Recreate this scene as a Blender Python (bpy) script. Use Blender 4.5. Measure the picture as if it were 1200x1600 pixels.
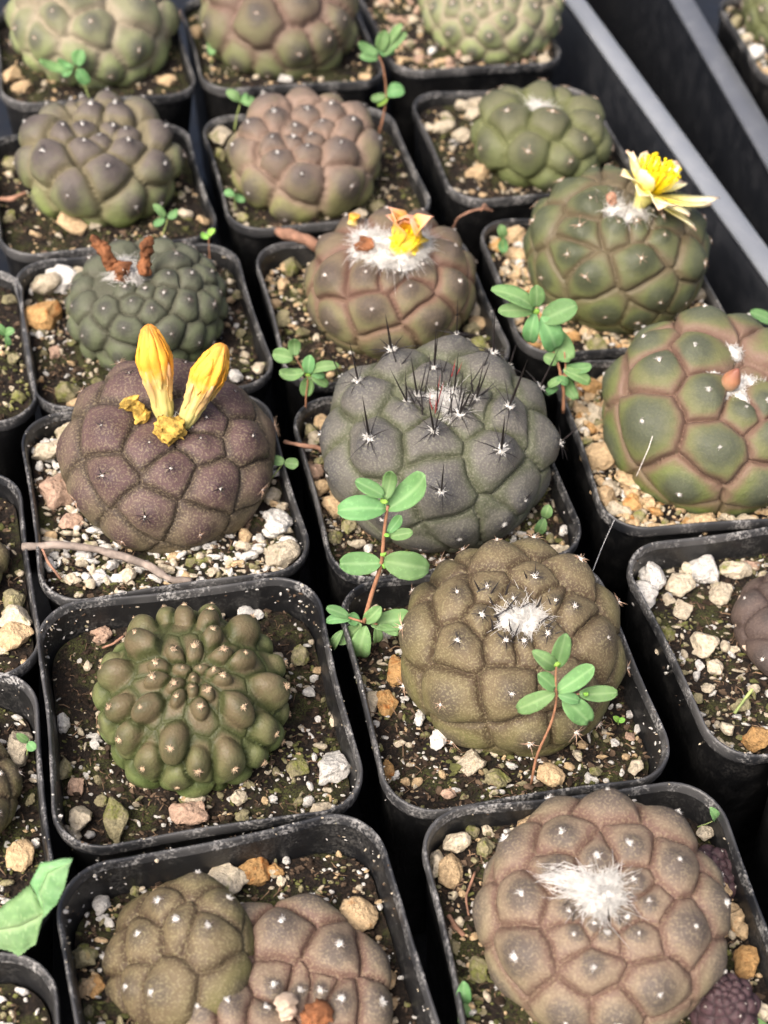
import bpy, math, random
import numpy as np
from mathutils import Matrix, Vector, Quaternion
random.seed(7); RNG = np.random.default_rng(7)
scene = bpy.context.scene
for o in list(bpy.data.objects): bpy.data.objects.remove(o)
col = scene.collection
S = 0.01                      # everything below is written in centimetres; rim plane of the pots is z = 0

# ------------------------------------------------------------------ camera
F_PX, PITCH, ROLL, CAM_H = 2250.0, 0.8088, -0.1078, 27.35
_f = np.array([0, math.cos(PITCH), -math.sin(PITCH)]); _r = np.array([1.0, 0, 0]); _d = np.cross(_f, _r)
_c, _s = math.cos(ROLL), math.sin(ROLL)
RC = np.array([_c*_r+_s*_d, -_s*_r+_c*_d, _f])         # rows: right, down, forward
CAM = np.array([0, 0, CAM_H])
cd = bpy.data.cameras.new('camera'); cam = bpy.data.objects.new('camera', cd); col.objects.link(cam)
M3 = np.array([RC[0], -RC[1], -RC[2]]).T
m4 = np.eye(4); m4[:3, :3] = M3; m4[:3, 3] = CAM*S
cam.matrix_world = Matrix(m4.tolist())
cd.sensor_fit = 'VERTICAL'; cd.sensor_height = 24.0; cd.sensor_width = 18.0
cd.lens = F_PX/1600*24.0
cd.clip_start = 0.01; cd.clip_end = 50
cd.dof.use_dof = True; cd.dof.focus_distance = 0.338; cd.dof.aperture_fstop = cd.lens/3.0
cd.dof.aperture_blades = 0
scene.camera = cam
# ------------------------------------------------------------------ sky, sun, exposure
SUN_EL, SUN_AZ = math.radians(52), math.radians(-142)   # azimuth from +y towards +x
w = bpy.data.worlds.new('World'); scene.world = w; w.use_nodes = True
nt = w.node_tree; nt.nodes.clear()
sky = nt.nodes.new('ShaderNodeTexSky'); sky.sky_type = 'NISHITA'; sky.sun_disc = False
sky.sun_elevation = SUN_EL; sky.sun_rotation = SUN_AZ
sky.air_density = 0.5; sky.dust_density = 8.0; sky.ozone_density = 0.3
bg = nt.nodes.new('ShaderNodeBackground'); bg.inputs['Strength'].default_value = 0.15
ow = nt.nodes.new('ShaderNodeOutputWorld')
nt.links.new(sky.outputs[0], bg.inputs[0]); nt.links.new(bg.outputs[0], ow.inputs[0])
sd = bpy.data.lights.new('sun', 'SUN'); sd.energy = 1.1; sd.angle = math.radians(40); sd.color = (1.0, 0.965, 0.92)
so = bpy.data.objects.new('sun', sd); col.objects.link(so)
sv = Vector((math.sin(SUN_AZ)*math.cos(SUN_EL), math.cos(SUN_AZ)*math.cos(SUN_EL), math.sin(SUN_EL)))
so.rotation_euler = sv.to_track_quat('Z', 'Y').to_euler(); so.location = (0.3, 0.6, 1.0)
vs = scene.view_settings
scene.display_settings.display_device = 'sRGB'
vs.view_transform = 'Standard'; vs.look = 'None'; vs.exposure = 1.12; vs.gamma = 1.0
try: vs.use_curve_mapping = False
except Exception: pass

# ------------------------------------------------------------------ projection helpers
def ray(px, py):
    d = np.array([(px-600)/F_PX, (py-800)/F_PX, 1.0]) @ RC
    return d
def at(px, py, z=0.0):
    d = ray(px, py); return CAM + d*((z-CAM_H)/d[2])
def proj(X):
    X = np.atleast_2d(X); d = (X-CAM) @ RC.T
    return d[:, :2]/d[:, 2:]*F_PX + np.array([600, 800])
def depth(X): return float(((np.asarray(X)-CAM) @ RC.T)[2])
def on_plane(px, py, p0, n):
    d = ray(px, py); return CAM + d*(np.dot(p0-CAM, n)/np.dot(d, n))
TOCAM = -RC[2]
def unit(v): v = np.asarray(v, float); return v/(np.linalg.norm(v)+1e-12)
def lin(c): 
    c = np.array(c)/255.0
    return tuple(np.where(c <= .04045, c/12.92, ((c+.055)/1.055)**2.4))

# value noise ------------------------------------------------------
def _hash(i, j, k, seed):
    n = (i*374761393 + j*668265263 + k*2147483647 + seed*1274126177) & 0xffffffff
    n = ((n ^ (n >> 13))*1274126177) & 0xffffffff
    n = ((n ^ (n >> 16))*2246822519) & 0xffffffff
    return ((n ^ (n >> 15)) & 0xffffff)/float(0xffffff)
def vnoise(P, seed=0):
    P = np.asarray(P, float); I = np.floor(P).astype(np.int64); f = P-I; f = f*f*(3-2*f)
    r = 0
    for a in (0, 1):
        for b in (0, 1):
            for c in (0, 1):
                wgt = np.abs(1-a-f[:, 0])*np.abs(1-b-f[:, 1])*np.abs(1-c-f[:, 2])
                r = r + wgt*_hash(I[:, 0]+a, I[:, 1]+b, I[:, 2]+c, seed)
    return r*2-1
def fbm(P, seed=0, oct=3):
    P = np.asarray(P, float); r = 0; a = 1; t = 0
    for o in range(oct):
        r = r + a*vnoise(P*(2.03**o)+o*17.3, seed+o); t += a; a *= .5
    return r/t

# ------------------------------------------------------------------ mesh collecting
class MB:
    def __init__(s): s.v = []; s.f = []; s.m = []; s.n = 0
    def add(s, V, Fs, mat=0):
        V = np.asarray(V, float); n = s.n
        s.v.append(V); s.f += [tuple(i+n for i in f) for f in Fs]; s.m += [mat]*len(Fs); s.n += len(V)
    def tube(s, pts, rad, k=5, mat=0, cap=True):
        pts = np.asarray(pts, float); n = len(pts); rad = np.broadcast_to(np.asarray(rad, float), (n,))
        T = np.gradient(pts, axis=0); V = []
        up = np.array([0, 0, 1.0]) if abs(unit(T[0])[2]) < .9 else np.array([1.0, 0, 0])
        for i in range(n):
            t = unit(T[i]); a = unit(np.cross(up, t)); b = np.cross(t, a)
            for j in range(k):
                q = 2*math.pi*j/k; V.append(pts[i]+rad[i]*(math.cos(q)*a+math.sin(q)*b))
        Fs = [(i*k+j, i*k+(j+1) % k, (i+1)*k+(j+1) % k, (i+1)*k+j) for i in range(n-1) for j in range(k)]
        if cap: Fs += [tuple(range(k))[::-1], tuple((n-1)*k+j for j in range(k))]
        s.add(V, Fs, mat)
    def mesh(s, name, mats, smooth=True):
        me = bpy.data.meshes.new(name)
        V = np.concatenate(s.v)*S
        me.from_pydata(V.tolist(), [], s.f)
        for mt in mats: me.materials.append(mt)
        me.polygons.foreach_set('material_index', s.m)
        me.polygons.foreach_set('use_smooth', [smooth]*len(s.f))
        me.update(); return me
def fast_mesh(name, V, quads, mats, tri=None):
    me = bpy.data.meshes.new(name); V = np.asarray(V)*S
    me.vertices.add(len(V)); me.vertices.foreach_set('co', V.astype(np.float32).ravel())
    k = quads.shape[1]; nf = len(quads)
    me.loops.add(nf*k); me.loops.foreach_set('vertex_index', quads.astype(np.int32).ravel())
    me.polygons.add(nf); me.polygons.foreach_set('loop_start', np.arange(0, nf*k, k, dtype=np.int32))
    me.polygons.foreach_set('use_smooth', np.ones(nf, bool))
    me.update(calc_edges=True); me.validate()
    for mt in mats: me.materials.append(mt)
    return me
def set_attr(me, name, rgb):
    a = me.color_attributes.new(name, 'FLOAT_COLOR', 'POINT')
    d = np.ones((len(rgb), 4), np.float32); d[:, :rgb.shape[1]] = rgb
    a.data.foreach_set('color', d.ravel())
def tag(o, label=None, cat=None, group=None, kind=None):
    if label: o['label'] = label
    if cat: o['category'] = cat
    if group: o['group'] = group
    if kind: o['kind'] = kind
    return o
def place(name, me, parent=None, loc=(0, 0, 0)):
    o = bpy.data.objects.new(name, me); col.objects.link(o)
    o.location = Vector(np.asarray(loc, float)*S)
    if parent is not None: o.parent = parent
    return o
def thing(name, loc, label, cat, group=None):
    o = bpy.data.objects.new(name, None); o.empty_display_size = .01; col.objects.link(o)
    o.location = Vector(np.asarray(loc, float)*S)
    tag(o, label, cat, group); return o

# ------------------------------------------------------------------ materials
def newmat(name):
    m = bpy.data.materials.new(name); m.use_nodes = True
    n = m.node_tree; b = n.nodes['Principled BSDF']; return m, n, b
def nd(n, t, **kw):
    x = n.nodes.new(t)
    for k, v in kw.items():
        if k in x.inputs.keys() if hasattr(x.inputs, 'keys') else False: x.inputs[k].default_value = v
        else: setattr(x, k, v)
    return x
def noise(n, scale, detail=4, rough=.6, coord=None, dist=0):
    x = n.nodes.new('ShaderNodeTexNoise'); x.inputs['Scale'].default_value = scale; x.inputs['Detail'].default_value = detail
    x.inputs['Roughness'].default_value = rough; x.inputs['Distortion'].default_value = dist
    if coord is not None: n.links.new(coord, x.inputs['Vector'])
    return x.outputs['Fac']
def ramp(n, fac, stops):
    x = n.nodes.new('ShaderNodeValToRGB'); e = x.color_ramp.elements
    while len(e) < len(stops): e.new(0.5)
    for k, (p, c) in enumerate(stops): e[k].position = p; e[k].color = (*c, 1) if len(c) == 3 else c
    n.links.new(fac, x.inputs[0]); return x.outputs[0]
def framp(n, fac, a, b, lo=0, hi=1):
    x = n.nodes.new('ShaderNodeMapRange'); x.interpolation_type = 'SMOOTHSTEP'
    for k, v in zip(('From Min', 'From Max', 'To Min', 'To Max'), (a, b, lo, hi)): x.inputs[k].default_value = v
    n.links.new(fac, x.inputs['Value']); return x.outputs[0]
def mix(n, fac, a, b, mode='MIX'):
    x = n.nodes.new('ShaderNodeMix'); x.data_type = 'RGBA'; x.blend_type = mode
    for sock, v in ((x.inputs[0], fac), (x.inputs[6], a), (x.inputs[7], b)):
        if isinstance(v, (int, float)): sock.default_value = v
        elif isinstance(v, tuple): sock.default_value = (*v, 1)
        else: n.links.new(v, sock)
    return x.outputs[2]
def math_(n, op, a, b=None):
    x = n.nodes.new('ShaderNodeMath'); x.operation = op
    for k, v in enumerate((a, b)):
        if v is None: continue
        if isinstance(v, (int, float)): x.inputs[k].default_value = v
        else: n.links.new(v, x.inputs[k])
    return x.outputs[0]
def objco(n): return n.nodes.new('ShaderNodeTexCoord').outputs['Object']
def worldco(n): return n.nodes.new('ShaderNodeNewGeometry').outputs['Position']
def bump(n, b, h, strength, dist=.0005):
    x = n.nodes.new('ShaderNodeBump'); x.inputs['Strength'].default_value = strength; x.inputs['Distance'].default_value = dist
    n.links.new(h, x.inputs['Height']); n.links.new(x.outputs[0], b.inputs['Normal'])
def plain(name, colr, rough=.6, spec=.4, var=.25, scale=400, bmp=0, sss=0):
    m, n, b = newmat(name)
    c = worldco(n); f = noise(n, scale, 4, .6, c)
    dark = tuple(x*(1-var) for x in colr); lite = tuple(min(1, x*(1+var)) for x in colr)
    n.links.new(mix(n, framp(n, f, .3, .7), dark, lite), b.inputs['Base Color'])
    b.inputs['Roughness'].default_value = rough; b.inputs['Specular IOR Level'].default_value = spec
    if sss:
        b.inputs['Subsurface Weight'].default_value = sss; b.inputs['Subsurface Radius'].default_value = (.002, .0015, .0008); b.inputs['Subsurface Scale'].default_value = 1.0
    if bmp: bump(n, b, noise(n, scale*2, 4, .6, c), bmp, .0004)
    return m
# black pot plastic: slightly glossy, dusty, scratched along the lip
def pot_material(name, base, dust, amt):
    m, n, b = newmat(name); c = worldco(n)
    f1 = noise(n, 130, 6, .7, c); f2 = noise(n, 1500, 3, .6, c); f3 = noise(n, 35, 3, .6, c)
    d = math_(n, 'MULTIPLY', framp(n, f1, .42, .68), framp(n, f2, .42, .6))
    d = math_(n, 'MULTIPLY', d, amt)
    haze_ = math_(n, 'MULTIPLY', framp(n, f3, .35, .75), amt*.22)
    d = math_(n, 'MAXIMUM', d, haze_)
    n.links.new(mix(n, d, base, dust), b.inputs['Base Color'])
    n.links.new(framp(n, f1, .3, .7, .33, .55), b.inputs['Roughness'])
    b.inputs['Specular IOR Level'].default_value = .45
    bump(n, b, f2, .12, .0003); return m
M_POT = pot_material('pot plastic', (.008, .0085, .0095), (.22, .21, .19), .22)
M_RIM = pot_material('rim plastic', (.010, .011, .013), (.42, .41, .39), .75)
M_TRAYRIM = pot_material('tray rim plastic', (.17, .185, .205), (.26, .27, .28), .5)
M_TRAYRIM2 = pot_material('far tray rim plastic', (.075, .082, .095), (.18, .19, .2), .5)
M_TRAY = pot_material('tray plastic', (.006, .007, .009), (.08, .08, .085), .12)
# peat
def soil_mat():
    m, n, b = newmat('peat soil'); c = worldco(n)
    f1 = noise(n, 900, 5, .7, c); f2 = noise(n, 110, 4, .6, c); f3 = noise(n, 2600, 2, .5, c)
    k = ramp(n, f1, [(.3, (.004, .003, .0022)), (.5, (.012, .0085, .006)), (.64, (.030, .020, .013)), (.78, (.075, .050, .034))])
    k = mix(n, math_(n, 'MULTIPLY', framp(n, f2, .47, .62), framp(n, f3, .35, .6)), k, (.045, .049, .014))
    n.links.new(k, b.inputs['Base Color']); b.inputs['Roughness'].default_value = .9; b.inputs['Specular IOR Level'].default_value = .25
    bump(n, b, f1, .8, .0015); return m
M_SOIL = soil_mat()
M_PEAT = plain('peat crumbs', (.026, .017, .011), .9, .2, .6, 300)
M_PEAT2 = plain('brown crumbs', (.085, .058, .038), .9, .2, .5, 300)
M_FIBRE = plain('root fibre', (.16, .105, .065), .8, .2, .5, 250)
M_MOSS = plain('moss crumbs', (.075, .078, .026), .9, .2, .5, 300)
def stone_mat(name, base, blot, blotcov, moss=.0):
    m, n, b = newmat(name)
    c = objco(n); info = n.nodes.new('ShaderNodeObjectInfo')
    wc = worldco(n)
    f1 = noise(n, 260, 5, .65, wc); f2 = noise(n, 900, 4, .7, wc); f3 = noise(n, 170, 3, .6, wc)
    k = mix(n, framp(n, f2, .25, .7), tuple(x*.62 for x in base), tuple(min(1, x*1.15) for x in base))
    k = mix(n, framp(n, f1, .62-blotcov, .78-blotcov), k, blot)
    if moss: k = mix(n, math_(n, 'MULTIPLY', framp(n, f3, .6-moss, .72-moss), framp(n, f2, .3, .6)), k, (.16, .17, .045))
    v = framp(n, info.outputs['Random'], 0, 1, .82, 1.12)
    hs = n.nodes.new('ShaderNodeHueSaturation'); n.links.new(v, hs.inputs['Value']); n.links.new(k, hs.inputs['Color'])
    n.links.new(hs.outputs[0], b.inputs['Base Color'])
    b.inputs['Roughness'].default_value = .88; b.inputs['Specular IOR Level'].default_value = .2
    h = math_(n, 'ADD', math_(n, 'MULTIPLY', framp(n, f1, .3, .7), .6), f2)
    bump(n, b, h, .9, .0011); return m
STONE = {
 'white': stone_mat('perlite', (.62, .60, .55), (.50, .46, .38), .02),
 'cream': stone_mat('cream pumice', (.53, .46, .34), (.40, .30, .16), .0, .02),
 'tan': stone_mat('tan pumice', (.52, .38, .22), (.46, .24, .09), .04),
 'orange': stone_mat('orange pumice', (.45, .27, .11), (.33, .13, .035), .10),
 'mossy': stone_mat('mossy pumice', (.27, .24, .14), (.30, .22, .10), .0, .12),
 'pink': stone_mat('pinkish flake', (.42, .29, .21), (.28, .16, .10), .05),
}
WORD = {'white': 'white perlite', 'cream': 'cream pebble', 'tan': 'tan pebble', 'orange': 'orange pebble', 'mossy': 'mossy pebble', 'pink': 'pinkish flake'}
M_WOOL = plain('white wool', (.60, .59, .555), .95, .05, .3, 700)
M_FELT = plain('areole felt', (.72, .68, .62), .9, .1, .2, 900)
M_FELTC = plain('cream felt', (.52, .40, .27), .9, .1, .3, 900)
M_SPB = plain('black spine', (.014, .011, .011), .45, .4, .4, 500)
M_SPR = plain('young red spine', (.22, .02, .02), .45, .4, .4, 500)
M_SPT = plain('tan spine', (.42, .28, .19), .5, .4, .35, 700)
M_SPG = plain('grey brown spine', (.16, .12, .10), .5, .4, .4, 700)
M_LEAF = None
def leaf_mat(name, c1, c2, vein):
    m, n, b = newmat(name); c = worldco(n)
    a = n.nodes.new('ShaderNodeAttribute'); a.attribute_name = 'pig'
    sp = n.nodes.new('ShaderNodeSeparateColor'); n.links.new(a.outputs['Color'], sp.inputs[0])
    f = noise(n, 900, 4, .6, c); f2 = noise(n, 200, 2, .5, c)
    k = mix(n, framp(n, f2, .3, .7), c1, c2)
    k = mix(n, math_(n, 'MULTIPLY', framp(n, f, .52, .7), .35), k, tuple(x*1.5 for x in c2))
    k = mix(n, math_(n, 'MULTIPLY', framp(n, sp.outputs[0], .75, 1.0), .5), k, vein)
    info = n.nodes.new('ShaderNodeObjectInfo'); hs = n.nodes.new('ShaderNodeHueSaturation')
    n.links.new(framp(n, info.outputs['Random'], 0, 1, .84, 1.16), hs.inputs['Value']); n.links.new(framp(n, math_(n, 'FRACT', math_(n, 'MULTIPLY', info.outputs['Random'], 7.3)), 0, 1, .478, .512), hs.inputs['Hue'])
    n.links.new(k, hs.inputs['Color']); n.links.new(hs.outputs[0], b.inputs['Base Color']); b.inputs['Roughness'].default_value = .68; b.inputs['Specular IOR Level'].default_value = .25
    b.inputs['Subsurface Weight'].default_value = .15; b.inputs['Subsurface Radius'].default_value = (.001, .002, .0005); b.inputs['Subsurface Scale'].default_value = 1
    bump(n, b, f, .25, .0003); return m
M_LEAF = leaf_mat('spurge leaf', (.082, .185, .064), (.112, .23, .085), (.19, .32, .14))
M_LEAFY = leaf_mat('young leaf', (.14, .33, .05), (.2, .42, .07), (.3, .5, .15))
M_THISTLE = leaf_mat('serrated leaf', (.10, .22, .085), (.17, .31, .135), (.38, .55, .28))
M_STEM = plain('reddish stem', (.30, .15, .085), .5, .3, .3, 400)
M_STEMG = plain('green stem', (.24, .30, .10), .5, .3, .3, 400)
M_DRY = plain('dried brown flower', (.16, .065, .028), .8, .2, .6, 260, .6)
M_DRYY = plain('dried yellow remnant', (.40, .26, .055), .8, .2, .65, 420, .6)
M_TWIG = plain('grey twig', (.23, .19, .16), .85, .2, .4, 260, .6)
M_TWIGB = plain('brown twig', (.27, .15, .10), .85, .2, .4, 260, .6)
def grad_mat(name, stops, rough=.5, nz=.25, sss=.15, scale=350):
    m, n, b = newmat(name); c = worldco(n)
    a = n.nodes.new('ShaderNodeAttribute'); a.attribute_name = 'pig'
    sp = n.nodes.new('ShaderNodeSeparateColor'); n.links.new(a.outputs['Color'], sp.inputs[0])
    f = noise(n, scale, 4, .6, c)
    t = math_(n, 'ADD', sp.outputs[0], math_(n, 'MULTIPLY', math_(n, 'SUBTRACT', f, .5), nz))
    n.links.new(ramp(n, t, stops), b.inputs['Base Color']); b.inputs['Roughness'].default_value = rough
    b.inputs['Specular IOR Level'].default_value = .3
    b.inputs['Subsurface Weight'].default_value = sss; b.inputs['Subsurface Radius'].default_value = (.002, .0015, .0005); b.inputs['Subsurface Scale'].default_value = 1
    bump(n, b, f, .3, .0004); return m
M_BUD = grad_mat('yellow bud', [(.0, (.44, .42, .14)), (.38, (.62, .48, .18)), (.62, (.72, .34, .035)), (.8, (.78, .40, .045)), (1, (.52, .22, .04))], .6, .45, .1, 500)
M_BUDPINK = grad_mat('bud scale', [(.0, (.52, .42, .14)), (.6, (.60, .36, .17)), (1, (.74, .38, .08))])
M_PETAL = grad_mat('pale yellow petal', [(.0, (.72, .55, .03)), (.45, (.80, .70, .22)), (.85, (.85, .78, .48)), (1, (.78, .52, .36))], nz=.1)
M_PETALY = grad_mat('yellow petal', [(.0, (.72, .45, .03)), (.6, (.85, .58, .04)), (.82, (.80, .42, .12)), (1, (.74, .36, .24))], nz=.15)
M_STAMEN = plain('yellow stamen', (.88, .66, .01), .5, .3, .15, 600)
M_RECEPT = plain('flower tube', (.55, .50, .16), .5, .3, .2, 300)
M_BUDRED = grad_mat('reddish bud', [(.0, (.32, .22, .13)), (.5, (.30, .14, .075)), (1, (.20, .08, .055))])
M_CORK = plain('pale cork', (.42, .33, .25), .9, .2, .4, 300, .6)
M_SILK = plain('silk', (.6, .6, .6), .4, .4, .05)

def skin_mat(name, low, mid, top, tipc, crease, speck=.35, speckc=None, mott=.5, tipw=(.35, .8), wax=0.0, rough=.55):
    m, n, b = newmat(name); c = worldco(n)
    a = n.nodes.new('ShaderNodeAttribute'); a.attribute_name = 'pig'
    sp = n.nodes.new('ShaderNodeSeparateColor'); n.links.new(a.outputs['Color'], sp.inputs[0])
    tip, edge, lat = sp.outputs
    f1 = noise(n, 110, 4, .6, c); f2 = noise(n, 1900, 2, .55, c); f3 = noise(n, 520, 4, .65, c)
    l2 = math_(n, 'ADD', lat, math_(n, 'MULTIPLY', math_(n, 'SUBTRACT', f1, .5), .5))
    k = ramp(n, l2, [(.12, low), (.45, mid), (.85, top)])
    t2 = math_(n, 'ADD', tip, math_(n, 'MULTIPLY', math_(n, 'SUBTRACT', f3, .5), .35))
    k = mix(n, math_(n, 'MULTIPLY', framp(n, t2, tipw[0], tipw[1]), .85), k, tipc)
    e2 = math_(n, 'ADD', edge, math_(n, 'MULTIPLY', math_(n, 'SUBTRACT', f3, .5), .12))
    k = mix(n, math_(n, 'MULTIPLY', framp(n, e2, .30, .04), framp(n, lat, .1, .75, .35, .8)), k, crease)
    k = mix(n, math_(n, 'MULTIPLY', framp(n, f2, .50, .62), speck), k, speckc or tuple(min(1, x*2.1+.03) for x in mid))
    k = mix(n, math_(n, 'MULTIPLY', framp(n, f3, .55, .75), mott*.6), k, tuple(x*.6 for x in mid))
    if wax: k = mix(n, math_(n, 'MULTIPLY', framp(n, f1, .6, .75), wax), k, (.32, .32, .28))
    n.links.new(k, b.inputs['Base Color'])
    n.links.new(framp(n, f3, .3, .7, rough-.08, rough+.14), b.inputs['Roughness'])
    b.inputs['Specular IOR Level'].default_value = .2
    h = math_(n, 'ADD', math_(n, 'MULTIPLY', f2, .8), f3)
    bump(n, b, h, .45, .0005); return m

# ------------------------------------------------------------------ the setting: bench, trays
GA = math.radians(18.3)
U = np.array([math.cos(GA), math.sin(GA), 0]); V = np.array([-math.sin(GA), math.cos(GA), 0]); Zv = np.array([0, 0, 1.0])
POT = 6.86
def box(mb, c, ax, ay, az, mat=0, bev=.06):
    # a box with chamfered edges: two nested loops of eight
    c = np.asarray(c, float); ax, ay, az = (np.asarray(q, float) for q in (ax, ay, az))
    lx, ly, lz = (np.linalg.norm(q) for q in (ax, ay, az)); 
    V_ = []; 
    for sz, ins in ((-1, bev), (-1, 0), (1, 0), (1, bev)):
        zz = sz*(1-(0 if ins else bev/lz))
        for sx, sy in ((-1, -1), (1, -1), (1, 1), (-1, 1)):
            V_.append(c+ax*sx*(1-ins/lx)+ay*sy*(1-ins/ly)+az*zz)
    Fs = [(3, 2, 1, 0), (12, 13, 14, 15)]
    for r in range(3):
        for k in range(4): Fs.append((r*4+k, r*4+(k+1) % 4, (r+1)*4+(k+1) % 4, (r+1)*4+k))
    mb.add(V_, Fs, mat)
M_BENCH = plain('bench', (.012, .012, .013), .8, .2, .4, 60)
mb = MB(); g = 400
mb.add([(-g, -g, -7.6), (g, -g, -7.6), (g, g, -7.6), (-g, g, -7.6)], [(0, 1, 2, 3)])
tag(place('bench', mb.mesh('bench', [M_BENCH], False)), 'dark bench top underneath the trays', None, None, 'structure')
def strip_frame(pa, pb, z):
    a, b = at(*pa, z), at(*pb, z); d = unit(b-a); return a, b, d
# tray one: rim left line (885,0)-(1175,400), right line (917,0)-(1200,380)
ZR = -.15
a, b, dV = strip_frame((886, 0), (1174, 400), ZR); dV = -dV if dV[1] < 0 else dV
dU = np.cross(dV, Zv)
def tray(name, inner, width, label, side, dV, z0=-7.3):
    dU = np.cross(dV, Zv); t = thing(name, inner, label, 'tray', 'nursery trays')
    rel = lambda p: np.asarray(p, float)-inner
    L = 90
    mb = MB(); c = inner+dU*width/2+dV*0
    box(mb, rel(c+Zv*(-.14)), dU*width/2, dV*L, Zv*.14, 0, .07); 
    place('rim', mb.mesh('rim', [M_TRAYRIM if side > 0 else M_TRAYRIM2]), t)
    mb = MB(); box(mb, rel(inner+dU*(.14 if side > 0 else width-.14)+Zv*(z0-.3)/2), dU*.1, dV*L, Zv*(-.3-z0)/2-Zv*.01, 0, .03)
    place('wall', mb.mesh('wall', [M_TRAY]), t)
    mb = MB(); cc = inner-dU*side*35+Zv*(z0)
    box(mb, rel(cc), dU*34.7, dV*L, Zv*.1, 0, .03); place('floor', mb.mesh('floor', [M_TRAY]), t)
    return t
inner = at(886, 0, ZR); inner = inner - dV*np.dot(inner-at(1030, 200, ZR), dV)
tray('nursery_tray', inner, .82, 'black plastic tray with grey rim holding the rows of potted cacti', 1, dV)
a2, b2, dV2 = strip_frame((1052, 0), (1197, 250), ZR); dV2 = -dV2 if dV2[1] < 0 else dV2
dU2 = np.cross(dV2, Zv); o2 = at(1101, 85, ZR)
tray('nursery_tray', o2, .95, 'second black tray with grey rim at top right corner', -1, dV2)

# ------------------------------------------------------------------ pots
def rsq(n, half, r, seed=None, bow=.0):
    """rounded square, n points, half side, corner radius"""
    out = []
    q = n//4
    for k in range(4):
        ca = math.pi/4+k*math.pi/2
        cx, cy = (half-r)*np.sign(math.cos(ca)), (half-r)*np.sign(math.sin(ca))
        m = q//2
        for j in range(m):
            a_ = k*math.pi/2+(math.pi/2)*(j/(m-1)); out.append((cx+r*math.cos(a_), cy+r*math.sin(a_)))
        # straight run to the next corner
        k2 = (k+1) % 4; cb = math.pi/4+k2*math.pi/2
        nx, ny = (half-r)*np.sign(math.cos(cb)), (half-r)*np.sign(math.sin(cb))
        a_ = (k+1)*math.pi/2
        p0 = np.array([cx+r*math.cos(a_), cy+r*math.sin(a_)]); p1 = np.array([nx+r*math.cos(a_), ny+r*math.sin(a_)])
        m2 = q-m
        for j in range(m2):
            s_ = (j+1)/(m2+1); bw = -bow*math.sin(math.pi*s_)
            p = p0+(p1-p0)*s_; out.append(tuple(p+bw*np.array([math.cos(a_), math.sin(a_)])))
    return np.array(out)
NL = 80
POTS = {}
class Pot: pass
def basis(ang): 
    a_ = math.radians(ang); return np.array([math.cos(a_), math.sin(a_), 0]), np.array([-math.sin(a_), math.cos(a_), 0])
def make_pot(key, c, ang, label, zs=-1.0, z=0.0, size=POT, tilt=(0, 0), rimgrit=0, mixc=None, nbits=(700, 240)):
    P = Pot(); P.c = np.array([c[0], c[1], z]); P.u, P.v = basis(ang); P.zs = zs; P.size = size
    n_ = unit(Zv+tilt[0]*P.u+tilt[1]*P.v); P.u = unit(P.u-n_*np.dot(P.u, n_)); P.v = np.cross(n_, P.u); P.n = n_
    P.t = thing('plastic_pot', P.c, label, 'plant pot', 'square black pots')
    P.key = key; POTS[key] = P
    sd_ = abs(hash(key)) % 97 if False else sum(map(ord, key)); P.seed = sd_
    h = size/2
    wob = fbm(np.c_[rsq(NL, h, 1.15)/3.0, np.full(NL, sd_*1.7)], sd_)*.05
    def loops(prof, half0):
        V_ = []
        for off, zz, rr in prof:
            p = rsq(NL, h+off, max(.3, rr), None, .06)
            r = np.linalg.norm(p, axis=1, keepdims=True); p = p*(1+wob[:, None]/r)
            V_.append(P.u*p[:, :1]+P.v*p[:, 1:2]+P.n*(np.full((NL, 1), zz)+wob[:, None]*.6))
        V_ = np.concatenate(V_); k = len(prof)
        Fs = [(i*NL+j, i*NL+(j+1) % NL, (i+1)*NL+(j+1) % NL, (i+1)*NL+j) for i in range(k-1) for j in range(NL)]
        return V_, Fs
    rim = [(-.10, -.42, 1.08), (-.035, -.40, 1.1), (-.005, -.30, 1.15), (0, -.08, 1.15), (-.02, -.012, 1.14), (-.045, 0, 1.12), (-.075, -.012, 1.1), (-.098, -.06, 1.08), (-.14, -.24, 1.08)]
    mb = MB(); V_, Fs = loops(rim, h); mb.add(V_, Fs); place('rim', mb.mesh('rim', [M_RIM]), P.t)
    wall = [(-.14, -.20, 1.08), (-.16, -.5, 1.07), (-.28, -2.0, 1.0), (-.8, -7.0, .8), (-.7, -7.02, .8), (-.1, -.41, 1.09), (-.07, -.36, 1.09)]
    mb = MB(); V_, Fs = loops(wall, h); mb.add(V_, Fs)
    p = rsq(NL, h-.8, .8); mb.add(P.u*p[:, :1]+P.v*p[:, 1:2]-P.n*6.9, [tuple(range(NL))[::-1]])
    place('wall', mb.mesh('wall', [M_POT]), P.t)
    # soil surface
    R_ = 34; p = rsq(NL, h-.17+zs*.08, 1.05)
    V_ = [np.zeros((1, 2))]
    for k in range(1, R_+1): V_.append(p*(k/R_)**.85)
    V_ = np.concatenate(V_); W = P.c+P.u*V_[:, :1]+P.v*V_[:, 1:2]
    zz = soil_h(P, W)
    Vw = P.u*V_[:, :1]+P.v*V_[:, 1:2]+Zv*zz[:, None]
    mb = MB()
    Fs = [(0, 1+j, 1+(j+1) % NL) for j in range(NL)]
    Fs += [(1+(k-1)*NL+j, 1+k*NL+j, 1+k*NL+(j+1) % NL, 1+(k-1)*NL+(j+1) % NL) for k in range(1, R_) for j in range(NL)]
    mb.add(Vw, Fs); so_ = place('soil', mb.mesh('soil', [M_SOIL]), P.t); tag(so_, kind='stuff')
    P.mixc = mixc or dict(white=.35, cream=.35, tan=.15, mossy=.15); P.nbits = nbits; P.rimgrit = rimgrit
    P.occ = []; return P
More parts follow.
